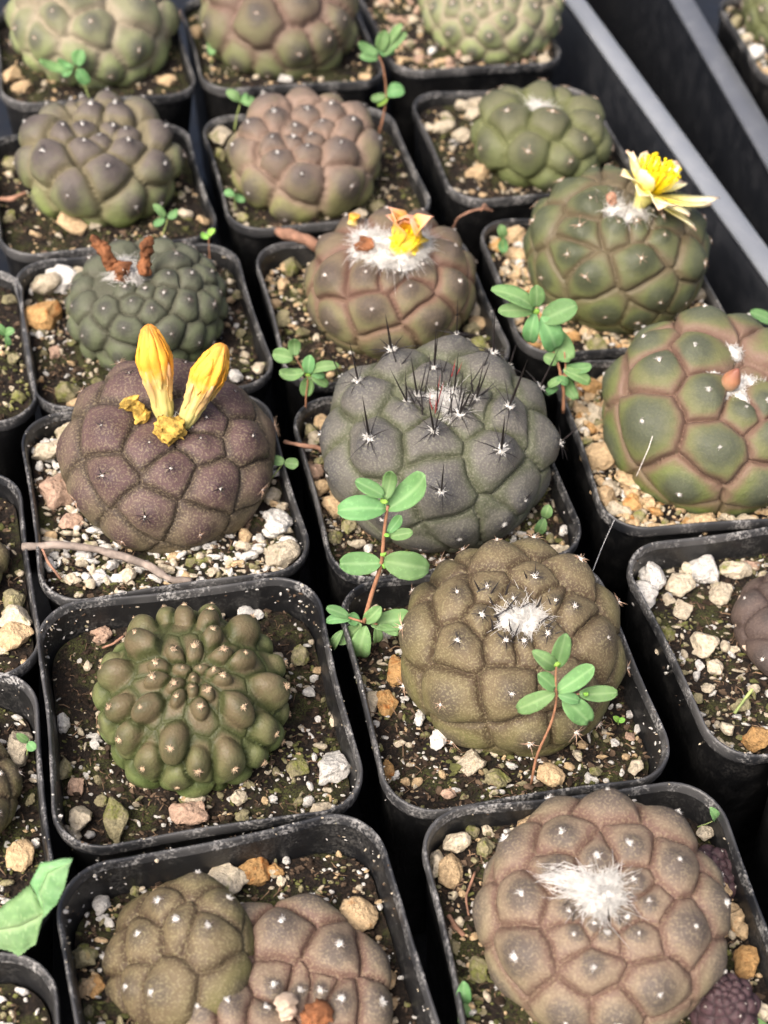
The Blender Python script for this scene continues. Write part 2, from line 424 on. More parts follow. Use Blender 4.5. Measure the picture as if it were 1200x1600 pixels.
def soil_h(P, W):
    Q = np.c_[W[:, 0], W[:, 1], np.full(len(W), P.seed*3.1)]
    return P.zs + .16*fbm(Q*.5, P.seed, 2) + .16*fbm(Q*1.9, P.seed+5, 3)+.09*fbm(Q*6, P.seed+9, 2)
def in_pot(P, xy, marg=.25):
    d = np.array([xy[0], xy[1], 0])-P.c; d[2] = 0
    a_, b_ = abs(np.dot(d, P.u)), abs(np.dot(d, P.v)); h = P.size/2-.2-marg; r = 1.0
    if a_ > h or b_ > h: return False
    if a_ > h-r and b_ > h-r: return (a_-h+r)**2+(b_-h+r)**2 < r*r
    return True
def from_corner(cn, px, py, z=0.0, size=POT, ang=18.3):
    u_, v_ = basis(ang); h = size/2; sx = 1 if 'R' in cn else -1; sy = 1 if 'T' in cn else -1
    return at(px, py, z)-h*sx*u_-h*sy*v_
L_ = lambda s_: 'black square plastic pot holding '+s_
MIXA = dict(white=.45, cream=.25, tan=.05, mossy=.25); MIXT = dict(cream=.3, tan=.5, orange=.08, white=.05, mossy=.07)
make_pot('A', (-3.84, 19.46), 17.4, L_('the dark green knobby cactus in its centre'), -1.0, 0, 6.9, rimgrit=2.4, mixc=MIXA)
make_pot('B', (-1.60, 12.62), 20.5, L_('the two brown clumped cacti at the bottom edge'), -1.1, .22, 6.95, rimgrit=1.6, mixc=dict(white=.3, cream=.3, tan=.2, mossy=.2))
make_pot('C', (5.56, 14.60), 14.5, L_('the pinkish brown cactus with the stray white tuft'), -.75, .18, 6.9, rimgrit=.2, mixc=dict(cream=.3, tan=.4, mossy=.2, white=.1))
make_pot('D', (3.18, 21.18), 16.8, L_('the olive brown cactus with short black crown spines'), -.95, 0, 6.86, rimgrit=1.6, mixc=dict(white=.35, tan=.2, cream=.2, mossy=.25))
make_pot('E', (10.45, 23.60), 19.3, L_('pale pumice and a brown scarred cactus at right edge'), -.95, 0.05, 6.86, rimgrit=.4, mixc=dict(white=.3, cream=.4, mossy=.3))
make_pot('F', (1.25, 27.75), 17.2, L_('the grey cactus with long black spines'), -.65, 0, 6.86, rimgrit=.3, mixc=dict(white=.3, tan=.3, cream=.3, mossy=.1))
make_pot('G', (-5.85, 26.05), 19.0, L_('the purplish cactus with two yellow buds'), -.55, 0.02, 6.86, rimgrit=.4, mixc=dict(white=.45, cream=.4, tan=.1, mossy=.05), nbits=(500, 380))
make_pot('H', (-7.72, 32.8), 20.0, L_('the small bumped green cactus with brown dried flowers'), -.6, 0, 6.86, rimgrit=.2, mixc=dict(white=.3, cream=.3, tan=.2, mossy=.2))
make_pot('I', (-.80, 34.85), 17.4, L_('the brown cactus with withered yellow flower in wool'), -.8, 0, 6.86, rimgrit=.1, mixc=dict(white=.1, cream=.3, tan=.3, mossy=.3))
make_pot('J', (6.10, 37.25), 14.6, L_('the green cactus with open yellow flower'), -.5, 0, 6.86, mixc=MIXT, nbits=(300, 420))
make_pot('K', (8.48, 30.35), 13.2, L_('the green and pink cactus with a reddish bud'), -.6, 0.05, 6.86, mixc=MIXT, nbits=(250, 480))
make_pot('L', (-10.4, 39.4), 20.0, L_('the green cactus with dark crown in third row, left'), -.55, 0, 6.86, mixc=dict(tan=.4, cream=.3, mossy=.3))
make_pot('M', (-3.6, 41.95), 18.5, L_('the rounded yellow green cactus with dark tufted crown'), -.55, 0, 6.86, mixc=dict(tan=.3, cream=.4, mossy=.3))
make_pot('N', (3.48, 44.9), 17.5, L_('the low green cactus with small white tuft'), -.5, 0, 6.86, mixc=dict(cream=.5, tan=.4, white=.1))
cO = from_corner('BR', 312, 146); cP = from_corner('BL', 320, 142); cQ = from_corner('BL', 617, 113)
make_pot('O', cO[:2], 18.3, L_('the pale green cactus at the top left corner'), -.4, 0, 6.86, mixc=dict(tan=.6, cream=.4), nbits=(200, 100))
make_pot('P', cP[:2], 18.3, L_('the reddish green cactus at the top middle'), -.4, 0, 6.86, mixc=dict(tan=.5, cream=.5), nbits=(200, 100))
make_pot('Q', cQ[:2], 18.3, L_('the cactus beside small pinkish pebbles, top row right'), -.4, 0, 6.86, mixc=dict(tan=.3, cream=.3, pink=.4), nbits=(250, 260))
make_pot('S', from_corner('BR', 62, 655)[:2], 19.5, L_('mossy soil and a tiny seedling at the left edge'), -.45, 0, 6.86, mixc=dict(mossy=.6, cream=.3, tan=.1))
make_pot('T', from_corner('TR', 33, 728)[:2], 19.5, L_('mossy soil and tan stones at the left edge'), -.5, -.05, 6.86, mixc=dict(mossy=.5, cream=.3, tan=.2))
make_pot('U', from_corner('TR', 54, 1036)[:2], 18.5, L_('the dark olive cactus cut off at the left edge'), -1.0, -.05, 6.86, rimgrit=.5, mixc=MIXA)
make_pot('V', from_corner('TR', 84, 1468)[:2], 18.5, L_('dark soil under the serrated leaf, bottom left corner'), -1.0, -.1, 6.86, mixc=MIXA)
make_pot('W', from_corner('TL', 1172, 1190)[:2], 14.0, L_('brown soil at the right edge, mostly out of view'), -.8, .1, 6.86, mixc=dict(tan=.3, orange=.3, cream=.4))
cR = o2+dU2*(.95+.35+3.43)+dV2*1.0
make_pot('R', cR[:2]+dU2[:2]*.4, 13.0, L_('an out of focus green cactus in the second tray'), -.3, 0, 6.86, mixc=dict(tan=.3, cream=.4, white=.3), nbits=(250, 260))
# ------------------------------------------------------------------ cacti
def crop(x0, y0, k, pts): return [(x0+x/k, y0+y/k) for x, y in pts]
def bbox_of(C, R, H, n):
    T = np.outer(n, n); A = R*R*(np.eye(3)-T)+H*H*T
    Q = np.zeros((4, 4)); Q[:3, :3] = A-np.outer(C, C); Q[:3, 3] = Q[3, :3] = -C; Q[3, 3] = -1
    K = np.array([[F_PX, 0, 600], [0, F_PX, 800], [0, 0, 1.0]])
    Pm = K@np.c_[RC, -RC@CAM]; D = Pm@Q@Pm.T
    sx = math.sqrt(max(1e-9, D[0, 2]**2-D[0, 0]*D[2, 2])); sy = math.sqrt(max(1e-9, D[1, 2]**2-D[1, 1]*D[2, 2]))
    xs = sorted(((D[0, 2]-sx)/D[2, 2], (D[0, 2]+sx)/D[2, 2])); ys = sorted(((D[1, 2]-sy)/D[2, 2], (D[1, 2]+sy)/D[2, 2]))
    return xs[0], ys[0], xs[1], ys[1]
def fit_body(bb, crown, zs, hr=.78, sink=.5):
    mid = at((bb[0]+bb[2])/2, (bb[1]+bb[3])/2, zs+1); sc_ = F_PX/depth(mid); R0 = (bb[2]-bb[0])/2/sc_
    v = np.array([mid[0], mid[1], R0, hr*R0, 0, 0])
    def res(v):
        n = unit([v[4], v[5], 1]); C = np.array([v[0], v[1], zs+sink*v[3]])
        b = bbox_of(C, v[2], v[3], n); r = [(b[i]-bb[i])/4 for i in range(4)]
        q = proj(C+n*v[3]*.88)[0]; r += [(q[0]-crown[0])/10, (q[1]-crown[1])/10, (v[3]/v[2]-hr)/.15, v[4]/.15, v[5]/.15]
        return np.array(r)
    r = res(v); lam = 1e-3
    for _ in range(60):
        J = np.array([(res(v+e)-r)/1e-4 for e in np.eye(6)*1e-4]).T
        dv = np.linalg.solve(J.T@J+lam*np.eye(6), -J.T@r); rn = res(v+dv)
        if rn@rn < r@r: v, r, lam = v+dv, rn, lam*.3
        else: lam *= 4
        if lam > 1e9: break
    return np.array([v[0], v[1], zs+sink*v[3]]), v[2], v[3], unit([v[4], v[5], 1])
def sstep(x, a, b): t = np.clip((x-a)/(b-a), 0, 1); return t*t*(3-2*t)

def areole_mesh(name, style, seed):
    """felt pad + short wool hairs; spines come as a separate mesh"""
    r = np.random.default_rng(seed); mb = MB()
    size = style.get('felt', .07)
    nh = int(style.get('hairs', 22)*1.6)
    for k in range(nh):
        a_ = r.uniform(0, 2*math.pi); e_ = r.uniform(.15, 1.3); L = size*r.uniform(.5, 1.5)
        d = np.array([math.cos(a_)*math.cos(e_), math.sin(a_)*math.cos(e_), math.sin(e_)])
        p0 = np.array([d[0], d[1], 0])*size*.4*r.uniform(0, 1); p1 = p0+d*L*.6; p2 = p0+d*L+r.normal(0, .012, 3)
        mb.tube([p0, p1, p2], [size*.11, size*.10, size*.02], 3, 0, False)
    # felt cushion
    n = 10
    V_ = [(0, 0, size*.5)]
    for rr, zz in ((.45, .38), (.75, .1), (.8, -.3)):
        for j in range(n):
            q = 2*math.pi*j/n; k_ = size*rr*r.uniform(.75, 1.2); V_.append((k_*math.cos(q), k_*math.sin(q), size*zz))
    Fs = [(0, 1+j, 1+(j+1) % n) for j in range(n)]+[(1+i*n+j, 1+(i+1)*n+j, 1+(i+1)*n+(j+1) % n, 1+i*n+(j+1) % n) for i in range(2) for j in range(n)]
    mb.add(V_, Fs, 0)
    return mb.mesh(name, [style.get('feltmat', M_FELT)])
def spine_mesh(name, style, seed, mat=None):
    r = np.random.default_rng(seed); mb = MB(); L0 = style['len']; w0 = style.get('w', .018)
    n = style['n']; a0 = r.uniform(0, 6.28)
    for k in range(n):
        a_ = a0+2*math.pi*k/n+r.normal(0, .22); e_ = r.uniform(*style.get('elev', (.1, .5))); L = L0*r.uniform(.55, 1.1)
        if r.random() < .15: L *= .5
        d = np.array([math.cos(a_)*math.cos(e_), math.sin(a_)*math.cos(e_), math.sin(e_)])
        bend = np.array([0, 0, style.get('bend', -.12)*L])
        mb.tube([d*.02, d*L*.5, d*L+bend+r.normal(0, .02*L, 3)], [w0, w0*.7, w0*.1], 4, 0, False)
    return mb.mesh(name, [style['mat'] if mat is None else mat])

CACTI = {}
class Cac: pass
def make_cactus(key, pot, bb, crown, label, skin, seeds=(), spacing=.75, amp=(.16, .30), k=2.2, dimple=.35, dw=.38, tilt_amt=.18, style=None,
                hr=.78, sink=.5, res=(200, 130), wav=.10, noareole=(), felt_scale=None, grow=.42, minn=.18, groove=.45, bulb=0.0, nip=.075, groovedepth=.045, finger=0, azi=1.0, group='potted cacti', part_of=None, zoff=0):
    P = POTS[pot]; zs = P.zs+P.c[2]+zoff
    C, R, H, n = fit_body(bb, crown, zs, hr, sink)
    rel = (amp[0]*.65+amp[1]*.12)*spacing; R -= rel; H -= rel     # leave room for the bumps
    ex = unit(np.cross(np.array([0, 1.0, 0]), n)); ey = np.cross(n, ex); B = np.array([ex, ey, n])   # rows: local axes
    D3 = np.array([R, R, H])
    S_ = []; mark = []
    for (px, py) in seeds:
        o_ = (B@(CAM-C))/D3; d_ = (B@ray(px, py))/D3
        a_ = d_@d_; b_ = o_@d_; c_ = o_@o_-1.0; disc = b_*b_-a_*c_
        if disc > 0: s_ = o_+d_*((-b_-math.sqrt(disc))/a_); S_.append(unit(s_)); mark.append(1)
        else:                                       # on the outline
            s_ = o_+d_*(-b_/a_); S_.append(unit(s_)); mark.append(1)
    # fill what the picture does not show with a spiral
    ga = math.pi*(3-math.sqrt(5)); rad = 0.03; cand = []
    area = 0; i = 0; phi0 = sum(map(ord, key))*.7
    zc = 1.0
    while zc > -.62 and i < 900:
        sp = spacing*(minn+(1-minn)*min(1, math.acos(max(-1, min(1, zc)))/(math.pi*grow)))
        dz = (sp*sp*.80)/(2*math.pi*R*max(R*.0+H*.6+R*.4*abs(zc), .1)); zc -= dz*.5
        a_ = phi0+i*ga; q = math.sqrt(max(0, 1-zc*zc)); cand.append((np.array([q*math.cos(a_), q*math.sin(a_), zc]), sp)); zc -= dz*.5; i += 1
    for p_, sp in cand:
        lim = sp*.74
        if len(seeds) >= 8:
            Np = unit((p_/D3)@B); Wp = C+(p_*D3)@B
            vis = Np@unit(CAM-Wp); lim = spacing*(.86 if vis > .25 else .82) if p_[2] < .75 else 9
            if vis < .1 and p_[2] > -.1: lim = spacing*.8
        if not S_ or min(np.linalg.norm((np.array(S_)-p_)*D3, axis=1)) > lim: S_.append(p_); mark.append(0)
    S_ = np.array(S_); SB = S_*D3
    dd = np.linalg.norm(SB[:, None]-SB[None], axis=2)+np.eye(len(SB))*99; loc_s = np.minimum(np.sort(dd, axis=1)[:, :3].mean(1), spacing*1.35)
    nr, nz = res
    th = np.linspace(0, 1, nz)**.92*math.pi*.86; th[0] = .004
    ph = np.linspace(0, 2*math.pi, nr, endpoint=False)
    X = np.stack([np.sin(th)[:, None]*np.cos(ph), np.sin(th)[:, None]*np.sin(ph), np.cos(th)[:, None]*np.ones(nr)], -1).reshape(-1, 3)
    def surf(X, full=True):
        Xn = X/np.linalg.norm(X, axis=1, keepdims=True)
        Bp = Xn*D3; wv = np.stack([fbm(Bp*1.6/spacing+9.1*q, P.seed+q, 2) for q in range(3)], 1)*wav*spacing
        Q = Bp+wv
        az = np.stack([-SB[:, 1], SB[:, 0], 0*SB[:, 0]], 1); az /= np.linalg.norm(az, axis=1, keepdims=True)+1e-9
        d2 = (Q**2).sum(1)[:, None]+(SB**2).sum(1)[None]-2*Q@SB.T
        if azi != 1.0: d2 = d2+(azi*azi-1)*(Q@az.T-(SB*az).sum(1)[None])**2
        d = np.sqrt(np.maximum(d2, 1e-9)); o_ = np.argpartition(d, 3, axis=1)[:, :3]; ar = np.arange(len(d))
        o_ = np.take_along_axis(o_, np.argsort(np.take_along_axis(d, o_, 1), axis=1), 1)
        F1, F2, F3 = d[ar, o_[:, 0]], d[ar, o_[:, 1]], d[ar, o_[:, 2]]; e = (F2-F1)/(F2+F1+1e-9); e3 = (F3-F1)/(F3+F1+1e-9); own = o_[:, 0]; ls = loc_s[own]
        er = np.clip(1/np.sqrt(.6/(e+.004)**2+.4/(e3+.004)**2)-.004, 0, 1)      # rounds the corners of the cells
        er = np.minimum(er*1.0, 1); lat = Xn[:, 2]; upper = sstep(lat, -.05, .75)
        A_ = amp[0]+(amp[1]-amp[0])*upper
        dome = 1-(1-er)**k
        dome = dome*(1-bulb)+bulb*np.sqrt(np.clip(1-(1-er)**2, 0, 1))
        if finger: fg = sstep(lat, .0, .5); dome = dome*(1-fg)+fg*np.minimum(dome**.5, np.clip(1.03-(F1/(ls*finger))**2, 0, 1)**.6)
        gr = groove*(1-.6*upper)
        dome = dome*(1-gr)+gr*(1-(1-np.clip(e, 0, 1))**22)
        up = (Q[:, 2]-SB[own, 2])/(ls+1e-6)
        h = A_*ls*(dome - tilt_amt*2.2*up*np.minimum(1, e*5.0)*sstep(lat, .95, .5))
        h = h+nip*ls*np.exp(-(F1/(.27*ls+1e-6))**2)*sstep(lat, -.4, .2)
        h = h-groovedepth*spacing*np.clip(1-e/.055, 0, 1)**1.5*1
        h = h+.012*fbm(Bp*5, P.seed+3, 2)+.05*spacing*fbm(Bp*.9, P.seed+4, 2)
        N = Xn/D3; N /= np.linalg.norm(N, axis=1, keepdims=True)
        rho = np.hypot(Xn[:, 0], Xn[:, 1]); dip = dimple*np.exp(-(rho/dw)**2)*(lat > 0)
        Y = Bp+N*h[:, None]; Y[:, 2] -= dip
        tip = 1-np.clip(F1/(ls*.62), 0, 1)
        return Y, N, np.stack([tip, e, np.clip(lat*.5+.5, 0, 1)], 1)
    Y, N, pig = surf(X)
    W = C+Y@B
    Cc = Cac(); Cc.C, Cc.R, Cc.H, Cc.n, Cc.B, Cc.P = C, R, H, n, B, P; Cc.base = np.array([C[0], C[1], zs]); Cc.D3 = D3; Cc.surf = surf
    i0 = np.arange(nz-1)[:, None]*nr; j = np.arange(nr)[None]
    quads = np.stack([i0+j, i0+nr+j, i0+nr+(j+1) % nr, i0+(j+1) % nr], -1).reshape(-1, 4)
    me = fast_mesh('body', W-Cc.base, quads, [skin]); set_attr(me, 'pig', pig)
    if part_of is None:
        Cc.t = thing('cactus', Cc.base, label, 'cactus', group); Cc.off = np.zeros(3)
        place('body', me, Cc.t)
    else:
        Cc.t = part_of.t; Cc.off = Cc.base-part_of.base
        Cc.body = place('offset', me, Cc.t, Cc.off)
    Cc.top = C+n*(H-dimple*.8)
    if style:
        YS, NS, _ = surf(S_); WS = C+YS@B; NW = NS@B
        meshes = [(areole_mesh('areole', style, 11+q), spine_mesh('spines', style, 31+q)) for q in range(4)]
        lows = [spine_mesh('spines', dict(style, central=None), 31+q, style.get('low', style['mat'])) for q in range(4)]
        cms = None
        if style.get('central'):
            cms = []
            for q in range(4):
                L = style['central']; mb = MB(); w0 = style['w']; cv = RNG.normal(0, .05, 2)
                mb.tube([(0, 0, 0), (cv[0]*.5, cv[1]*.5, L*.5), (cv[0], cv[1], L)], [w0*1.9, w0*1.4, w0*.15], 6, 0, False); cms.append(mb.mesh('central_spine', [style['mat']]))
        for q in range(len(S_)):
            if WS[q][2] < zs+.05: continue
            vd = unit(CAM-WS[q])
            if NW[q]@vd < -.35: continue
            if loc_s[q] < style.get('minloc', .16): continue
            ma, ms = meshes[q % 4]
            up_ = unit(n-NW[q]*(n@NW[q])); si = np.cross(NW[q], up_)
            rm = Matrix(np.array([up_, si, NW[q]]).T.tolist()).to_4x4()
            f_ = (style.get('smin', .75)+(1-style.get('smin', .75))*sstep(NW[q]@n, .1, .7))*random.uniform(.65, 1.2)*min(1, (loc_s[q]/spacing)*1.6)
            fm = f_*(1.0 if not style.get('feltup') else (1+style['feltup']*float(sstep(NW[q]@n, .3, .95))))
            a_ = bpy.data.objects.new('areole', ma); col.objects.link(a_); a_.parent = Cc.t
            a_.matrix_local = Matrix.Translation(Vector((WS[q]-Cc.base+Cc.off-NW[q]*.012)*S)) @ rm @ Matrix.Diagonal((fm, fm, fm, 1))
            if NW[q]@n < style.get('lowcut', .30): ms = lows[q % 4]
            s_ = bpy.data.objects.new('spines', ms); col.objects.link(s_); s_.parent = a_
            g_ = f_/fm*random.uniform(.85, 1.15); s_.scale = (g_, g_, g_); s_.rotation_euler.z = random.uniform(-.3, .3)
            if cms and NW[q]@n > .12:
                for rep in range(2 if NW[q]@n > .85 and random.random() < .6 else 1):
                    cs = bpy.data.objects.new('central_spine', cms[(q+rep) % 4]); col.objects.link(cs); cs.parent = a_
                    dl = rm.to_3x3().transposed() @ Vector(unit(n*.75+NW[q]*.45+RNG.normal(0, .13, 3))); k_ = random.uniform(.75, 1.15)*float(.35+.65*sstep(NW[q]@n, .2, .6))/fm
                    cs.rotation_mode = 'QUATERNION'; cs.rotation_quaternion = dl.to_track_quat('Z', 'Y'); cs.scale = (k_/max(k_, .7), k_/max(k_, .7), k_)
    CACTI[key] = Cc; P.occ.append((np.array([C[0], C[1]]), R*.93))
    return Cc

def wool(Cc, pts, rad, n, L, name='wool_tuft', mat=None, seed=1, lift=.08, streak=None, w=.0055, dens=1.0, lump=.5):
    """mass of fine hairs over a low soft lump, at pixel positions on the crown"""
    r = np.random.default_rng(seed); mb = MB()
    for (px, py), rd in zip(pts, rad):
        p0 = on_plane(px, py, Cc.top+np.array([0, 0, lift]), Cc.n)
        m = 14; V_ = [p0+Cc.n*lump*rd*.7]
        for rr, zz in ((.4, .58), (.75, .25), (.95, -.25)):
            for j in range(m):
                q = 2*math.pi*j/m; k_ = rd*rr*r.uniform(.7, 1.15)
                V_.append(p0+Cc.B[0]*k_*math.cos(q)+Cc.B[1]*k_*math.sin(q)+Cc.n*lump*rd*zz*r.uniform(.6, 1.3))
        Fs = [(0, 1+j, 1+(j+1) % m) for j in range(m)]+[(1+i*m+j, 1+(i+1)*m+j, 1+(i+1)*m+(j+1) % m, 1+i*m+(j+1) % m) for i in range(2) for j in range(m)]
        mb.add(np.array(V_)-Cc.base, Fs)
        for q in range(int(n*rd*3)):
            a_ = r.uniform(0, 2*math.pi); rr = rd*math.sqrt(r.random())
            b0 = p0+Cc.B[0]*rr*math.cos(a_)+Cc.B[1]*rr*math.sin(a_)+Cc.n*lump*rd*(.6*(1-(rr/rd)**2))
            a2 = a_+r.normal(0, 1.1); e_ = r.uniform(-.5, .6); l_ = L*r.uniform(.3, 1.0)*(1 if r.random() < .94 else 1.5)
            d = Cc.B[0]*math.cos(a2)*math.cos(e_)+Cc.B[1]*math.sin(a2)*math.cos(e_)+Cc.n*math.sin(e_)
            cu = r.normal(0, .6*l_, 3)
            mb.tube(np.array([b0, b0+d*l_*.5+cu*.5, b0+d*l_+cu-Cc.n*l_*.25])-Cc.base, [w, w, w*.35], 3, 0, False)
    if streak:
        for (ax, ay), (bx, by), cnt in streak:
            pa, pb = (on_plane(q[0], q[1], Cc.top+np.array([0, 0, lift+.06]), Cc.n) for q in ((ax, ay), (bx, by)))
            for q in range(cnt):
                s0 = pa+r.normal(0, .13, 3)+Cc.n*.1; s1 = pb+r.normal(0, .07, 3)*r.uniform(.3, 2)+Cc.n*.05
                t_ = r.uniform(.6, 1); mid = (s0+s1)/2+r.normal(0, .07, 3)+Cc.n*.08
                mb.tube(np.array([s0, mid, s0+(s1-s0)*t_])-Cc.base, [w, w, w*.3], 3, 0, False)
    return place(name, mb.mesh(name, [mat or M_WOOL]), Cc.t, Cc.off)

# skins: low, middle, top, tip, crease -- pigments of the plants
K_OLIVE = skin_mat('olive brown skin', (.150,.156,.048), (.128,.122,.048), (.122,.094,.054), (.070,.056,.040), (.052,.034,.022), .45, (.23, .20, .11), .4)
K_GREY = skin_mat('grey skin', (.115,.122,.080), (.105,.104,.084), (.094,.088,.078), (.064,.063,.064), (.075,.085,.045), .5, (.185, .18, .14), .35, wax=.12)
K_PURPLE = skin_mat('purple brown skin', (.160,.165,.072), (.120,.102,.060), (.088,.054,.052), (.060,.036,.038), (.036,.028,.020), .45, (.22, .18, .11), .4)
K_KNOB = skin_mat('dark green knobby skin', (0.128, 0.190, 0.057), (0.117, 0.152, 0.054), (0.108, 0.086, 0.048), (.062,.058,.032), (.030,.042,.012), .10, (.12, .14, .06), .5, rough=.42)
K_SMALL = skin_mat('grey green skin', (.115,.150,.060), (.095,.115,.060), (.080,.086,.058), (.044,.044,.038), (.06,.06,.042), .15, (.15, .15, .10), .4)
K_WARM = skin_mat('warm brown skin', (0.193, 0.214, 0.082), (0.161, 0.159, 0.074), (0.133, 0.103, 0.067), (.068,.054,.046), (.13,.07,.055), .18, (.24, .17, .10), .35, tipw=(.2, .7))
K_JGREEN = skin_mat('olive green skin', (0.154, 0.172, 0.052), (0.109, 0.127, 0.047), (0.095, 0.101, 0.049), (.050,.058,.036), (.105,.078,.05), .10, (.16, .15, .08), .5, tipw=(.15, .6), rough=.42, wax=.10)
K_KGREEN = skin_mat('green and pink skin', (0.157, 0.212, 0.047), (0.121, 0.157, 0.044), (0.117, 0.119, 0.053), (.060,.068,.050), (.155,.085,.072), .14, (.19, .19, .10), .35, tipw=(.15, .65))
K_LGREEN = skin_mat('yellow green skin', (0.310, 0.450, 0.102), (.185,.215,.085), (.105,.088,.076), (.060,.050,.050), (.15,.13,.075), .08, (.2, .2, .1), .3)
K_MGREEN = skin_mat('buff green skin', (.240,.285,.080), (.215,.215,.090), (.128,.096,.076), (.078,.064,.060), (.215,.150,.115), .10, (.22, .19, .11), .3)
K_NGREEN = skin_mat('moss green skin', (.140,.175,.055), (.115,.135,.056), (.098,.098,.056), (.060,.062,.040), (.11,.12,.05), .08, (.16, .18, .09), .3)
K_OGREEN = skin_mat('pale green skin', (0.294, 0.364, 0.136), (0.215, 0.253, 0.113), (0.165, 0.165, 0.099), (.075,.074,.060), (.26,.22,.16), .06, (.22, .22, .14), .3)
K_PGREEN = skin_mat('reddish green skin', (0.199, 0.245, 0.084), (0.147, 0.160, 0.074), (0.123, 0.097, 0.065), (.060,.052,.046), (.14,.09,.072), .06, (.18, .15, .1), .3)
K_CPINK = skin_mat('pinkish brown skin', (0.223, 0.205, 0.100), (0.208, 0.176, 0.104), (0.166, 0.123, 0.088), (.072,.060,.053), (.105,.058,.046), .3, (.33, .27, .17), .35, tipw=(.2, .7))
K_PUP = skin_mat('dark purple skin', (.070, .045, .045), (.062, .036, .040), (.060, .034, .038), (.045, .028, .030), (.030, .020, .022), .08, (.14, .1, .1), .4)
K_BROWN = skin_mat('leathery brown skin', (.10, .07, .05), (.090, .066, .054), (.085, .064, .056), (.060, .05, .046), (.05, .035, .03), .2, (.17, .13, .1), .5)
# spine styles
ST_F = dict(mat=M_SPB, n=8, len=.82, w=.018, central=1.5, low=M_SPG, lowcut=-.05, cup=.85, felt=.12, hairs=46, feltmat=M_WOOL, elev=(.05, .35), smin=.5, minloc=.3)
ST_D = dict(mat=M_SPB, low=M_SPT, lowcut=.8, n=8, len=.32, w=.011, felt=.075, hairs=18, elev=(.15, .7), smin=.9, feltmat=M_FELT)
ST_G = dict(mat=M_SPB, low=M_SPT, lowcut=.62, n=9, len=.34, w=.010, felt=.050, hairs=12, elev=(.15, .7), smin=.9)
ST_TINY = dict(mat=M_SPG, n=7, len=.20, w=.009, felt=.062, hairs=16, elev=(.2, .8), smin=.8)
ST_SMALL = dict(mat=M_SPG, n=8, len=.20, w=.008, felt=.050, hairs=14, elev=(.2, .8), smin=.8, feltmat=M_WOOL)
ST_CROWN = dict(mat=M_SPB, low=M_SPG, lowcut=.7, n=9, len=.34, w=.013, felt=.085, hairs=16, elev=(.2, .8), smin=.7, feltmat=M_WOOL, minloc=.12)
ST_WHITE = dict(mat=M_SPG, n=8, len=.17, w=.008, felt=.075, hairs=26, elev=(.1, .6), smin=.8, feltmat=M_WOOL)
ST_PUP = dict(mat=M_SPG, n=5, len=.1, w=.006, felt=.03, hairs=9, elev=(.1, .6), smin=.8)
ST_TAN = dict(mat=M_SPT, n=6, len=.26, w=.011, felt=.055, hairs=10, elev=(.1, .5), smin=.9)
ST_KNOB = dict(mat=M_SPT, n=5, len=.14, w=.013, felt=.075, hairs=22, elev=(.1, .6), smin=.9, feltmat=M_FELTC, minloc=.22)

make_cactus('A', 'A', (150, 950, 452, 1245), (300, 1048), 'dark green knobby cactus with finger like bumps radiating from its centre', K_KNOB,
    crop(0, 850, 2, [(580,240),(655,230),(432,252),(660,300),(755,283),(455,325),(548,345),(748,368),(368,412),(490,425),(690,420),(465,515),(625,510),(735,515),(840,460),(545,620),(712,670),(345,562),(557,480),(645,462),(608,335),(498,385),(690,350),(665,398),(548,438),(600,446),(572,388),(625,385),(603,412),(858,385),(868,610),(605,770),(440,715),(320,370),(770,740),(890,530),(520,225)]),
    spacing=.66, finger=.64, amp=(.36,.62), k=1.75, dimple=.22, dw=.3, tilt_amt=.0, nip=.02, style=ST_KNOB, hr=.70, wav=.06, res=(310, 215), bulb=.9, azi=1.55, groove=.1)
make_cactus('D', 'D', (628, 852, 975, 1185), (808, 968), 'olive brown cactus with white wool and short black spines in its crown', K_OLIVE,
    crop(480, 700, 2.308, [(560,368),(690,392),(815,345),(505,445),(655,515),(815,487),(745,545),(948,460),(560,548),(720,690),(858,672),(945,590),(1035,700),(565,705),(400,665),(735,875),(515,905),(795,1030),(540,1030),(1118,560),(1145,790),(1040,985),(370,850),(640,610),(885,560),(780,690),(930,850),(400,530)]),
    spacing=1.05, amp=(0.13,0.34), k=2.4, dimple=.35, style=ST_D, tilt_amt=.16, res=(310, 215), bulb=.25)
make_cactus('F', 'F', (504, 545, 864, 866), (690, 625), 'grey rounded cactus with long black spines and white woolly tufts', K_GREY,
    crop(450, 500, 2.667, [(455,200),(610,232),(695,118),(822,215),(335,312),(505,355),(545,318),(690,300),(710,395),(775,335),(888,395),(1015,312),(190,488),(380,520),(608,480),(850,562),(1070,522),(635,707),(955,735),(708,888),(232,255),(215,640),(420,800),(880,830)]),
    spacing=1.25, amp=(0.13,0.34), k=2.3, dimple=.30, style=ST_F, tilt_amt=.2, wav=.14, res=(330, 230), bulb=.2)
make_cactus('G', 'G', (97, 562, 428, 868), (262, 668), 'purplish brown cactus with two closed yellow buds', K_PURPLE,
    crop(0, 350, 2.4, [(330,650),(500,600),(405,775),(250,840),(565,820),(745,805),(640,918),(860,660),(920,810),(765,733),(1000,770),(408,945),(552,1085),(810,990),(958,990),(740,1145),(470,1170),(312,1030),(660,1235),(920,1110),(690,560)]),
    spacing=1.15, amp=(.08,.19), k=2.5, dimple=.35, style=ST_G, tilt_amt=.17, res=(310, 215), bulb=.15)
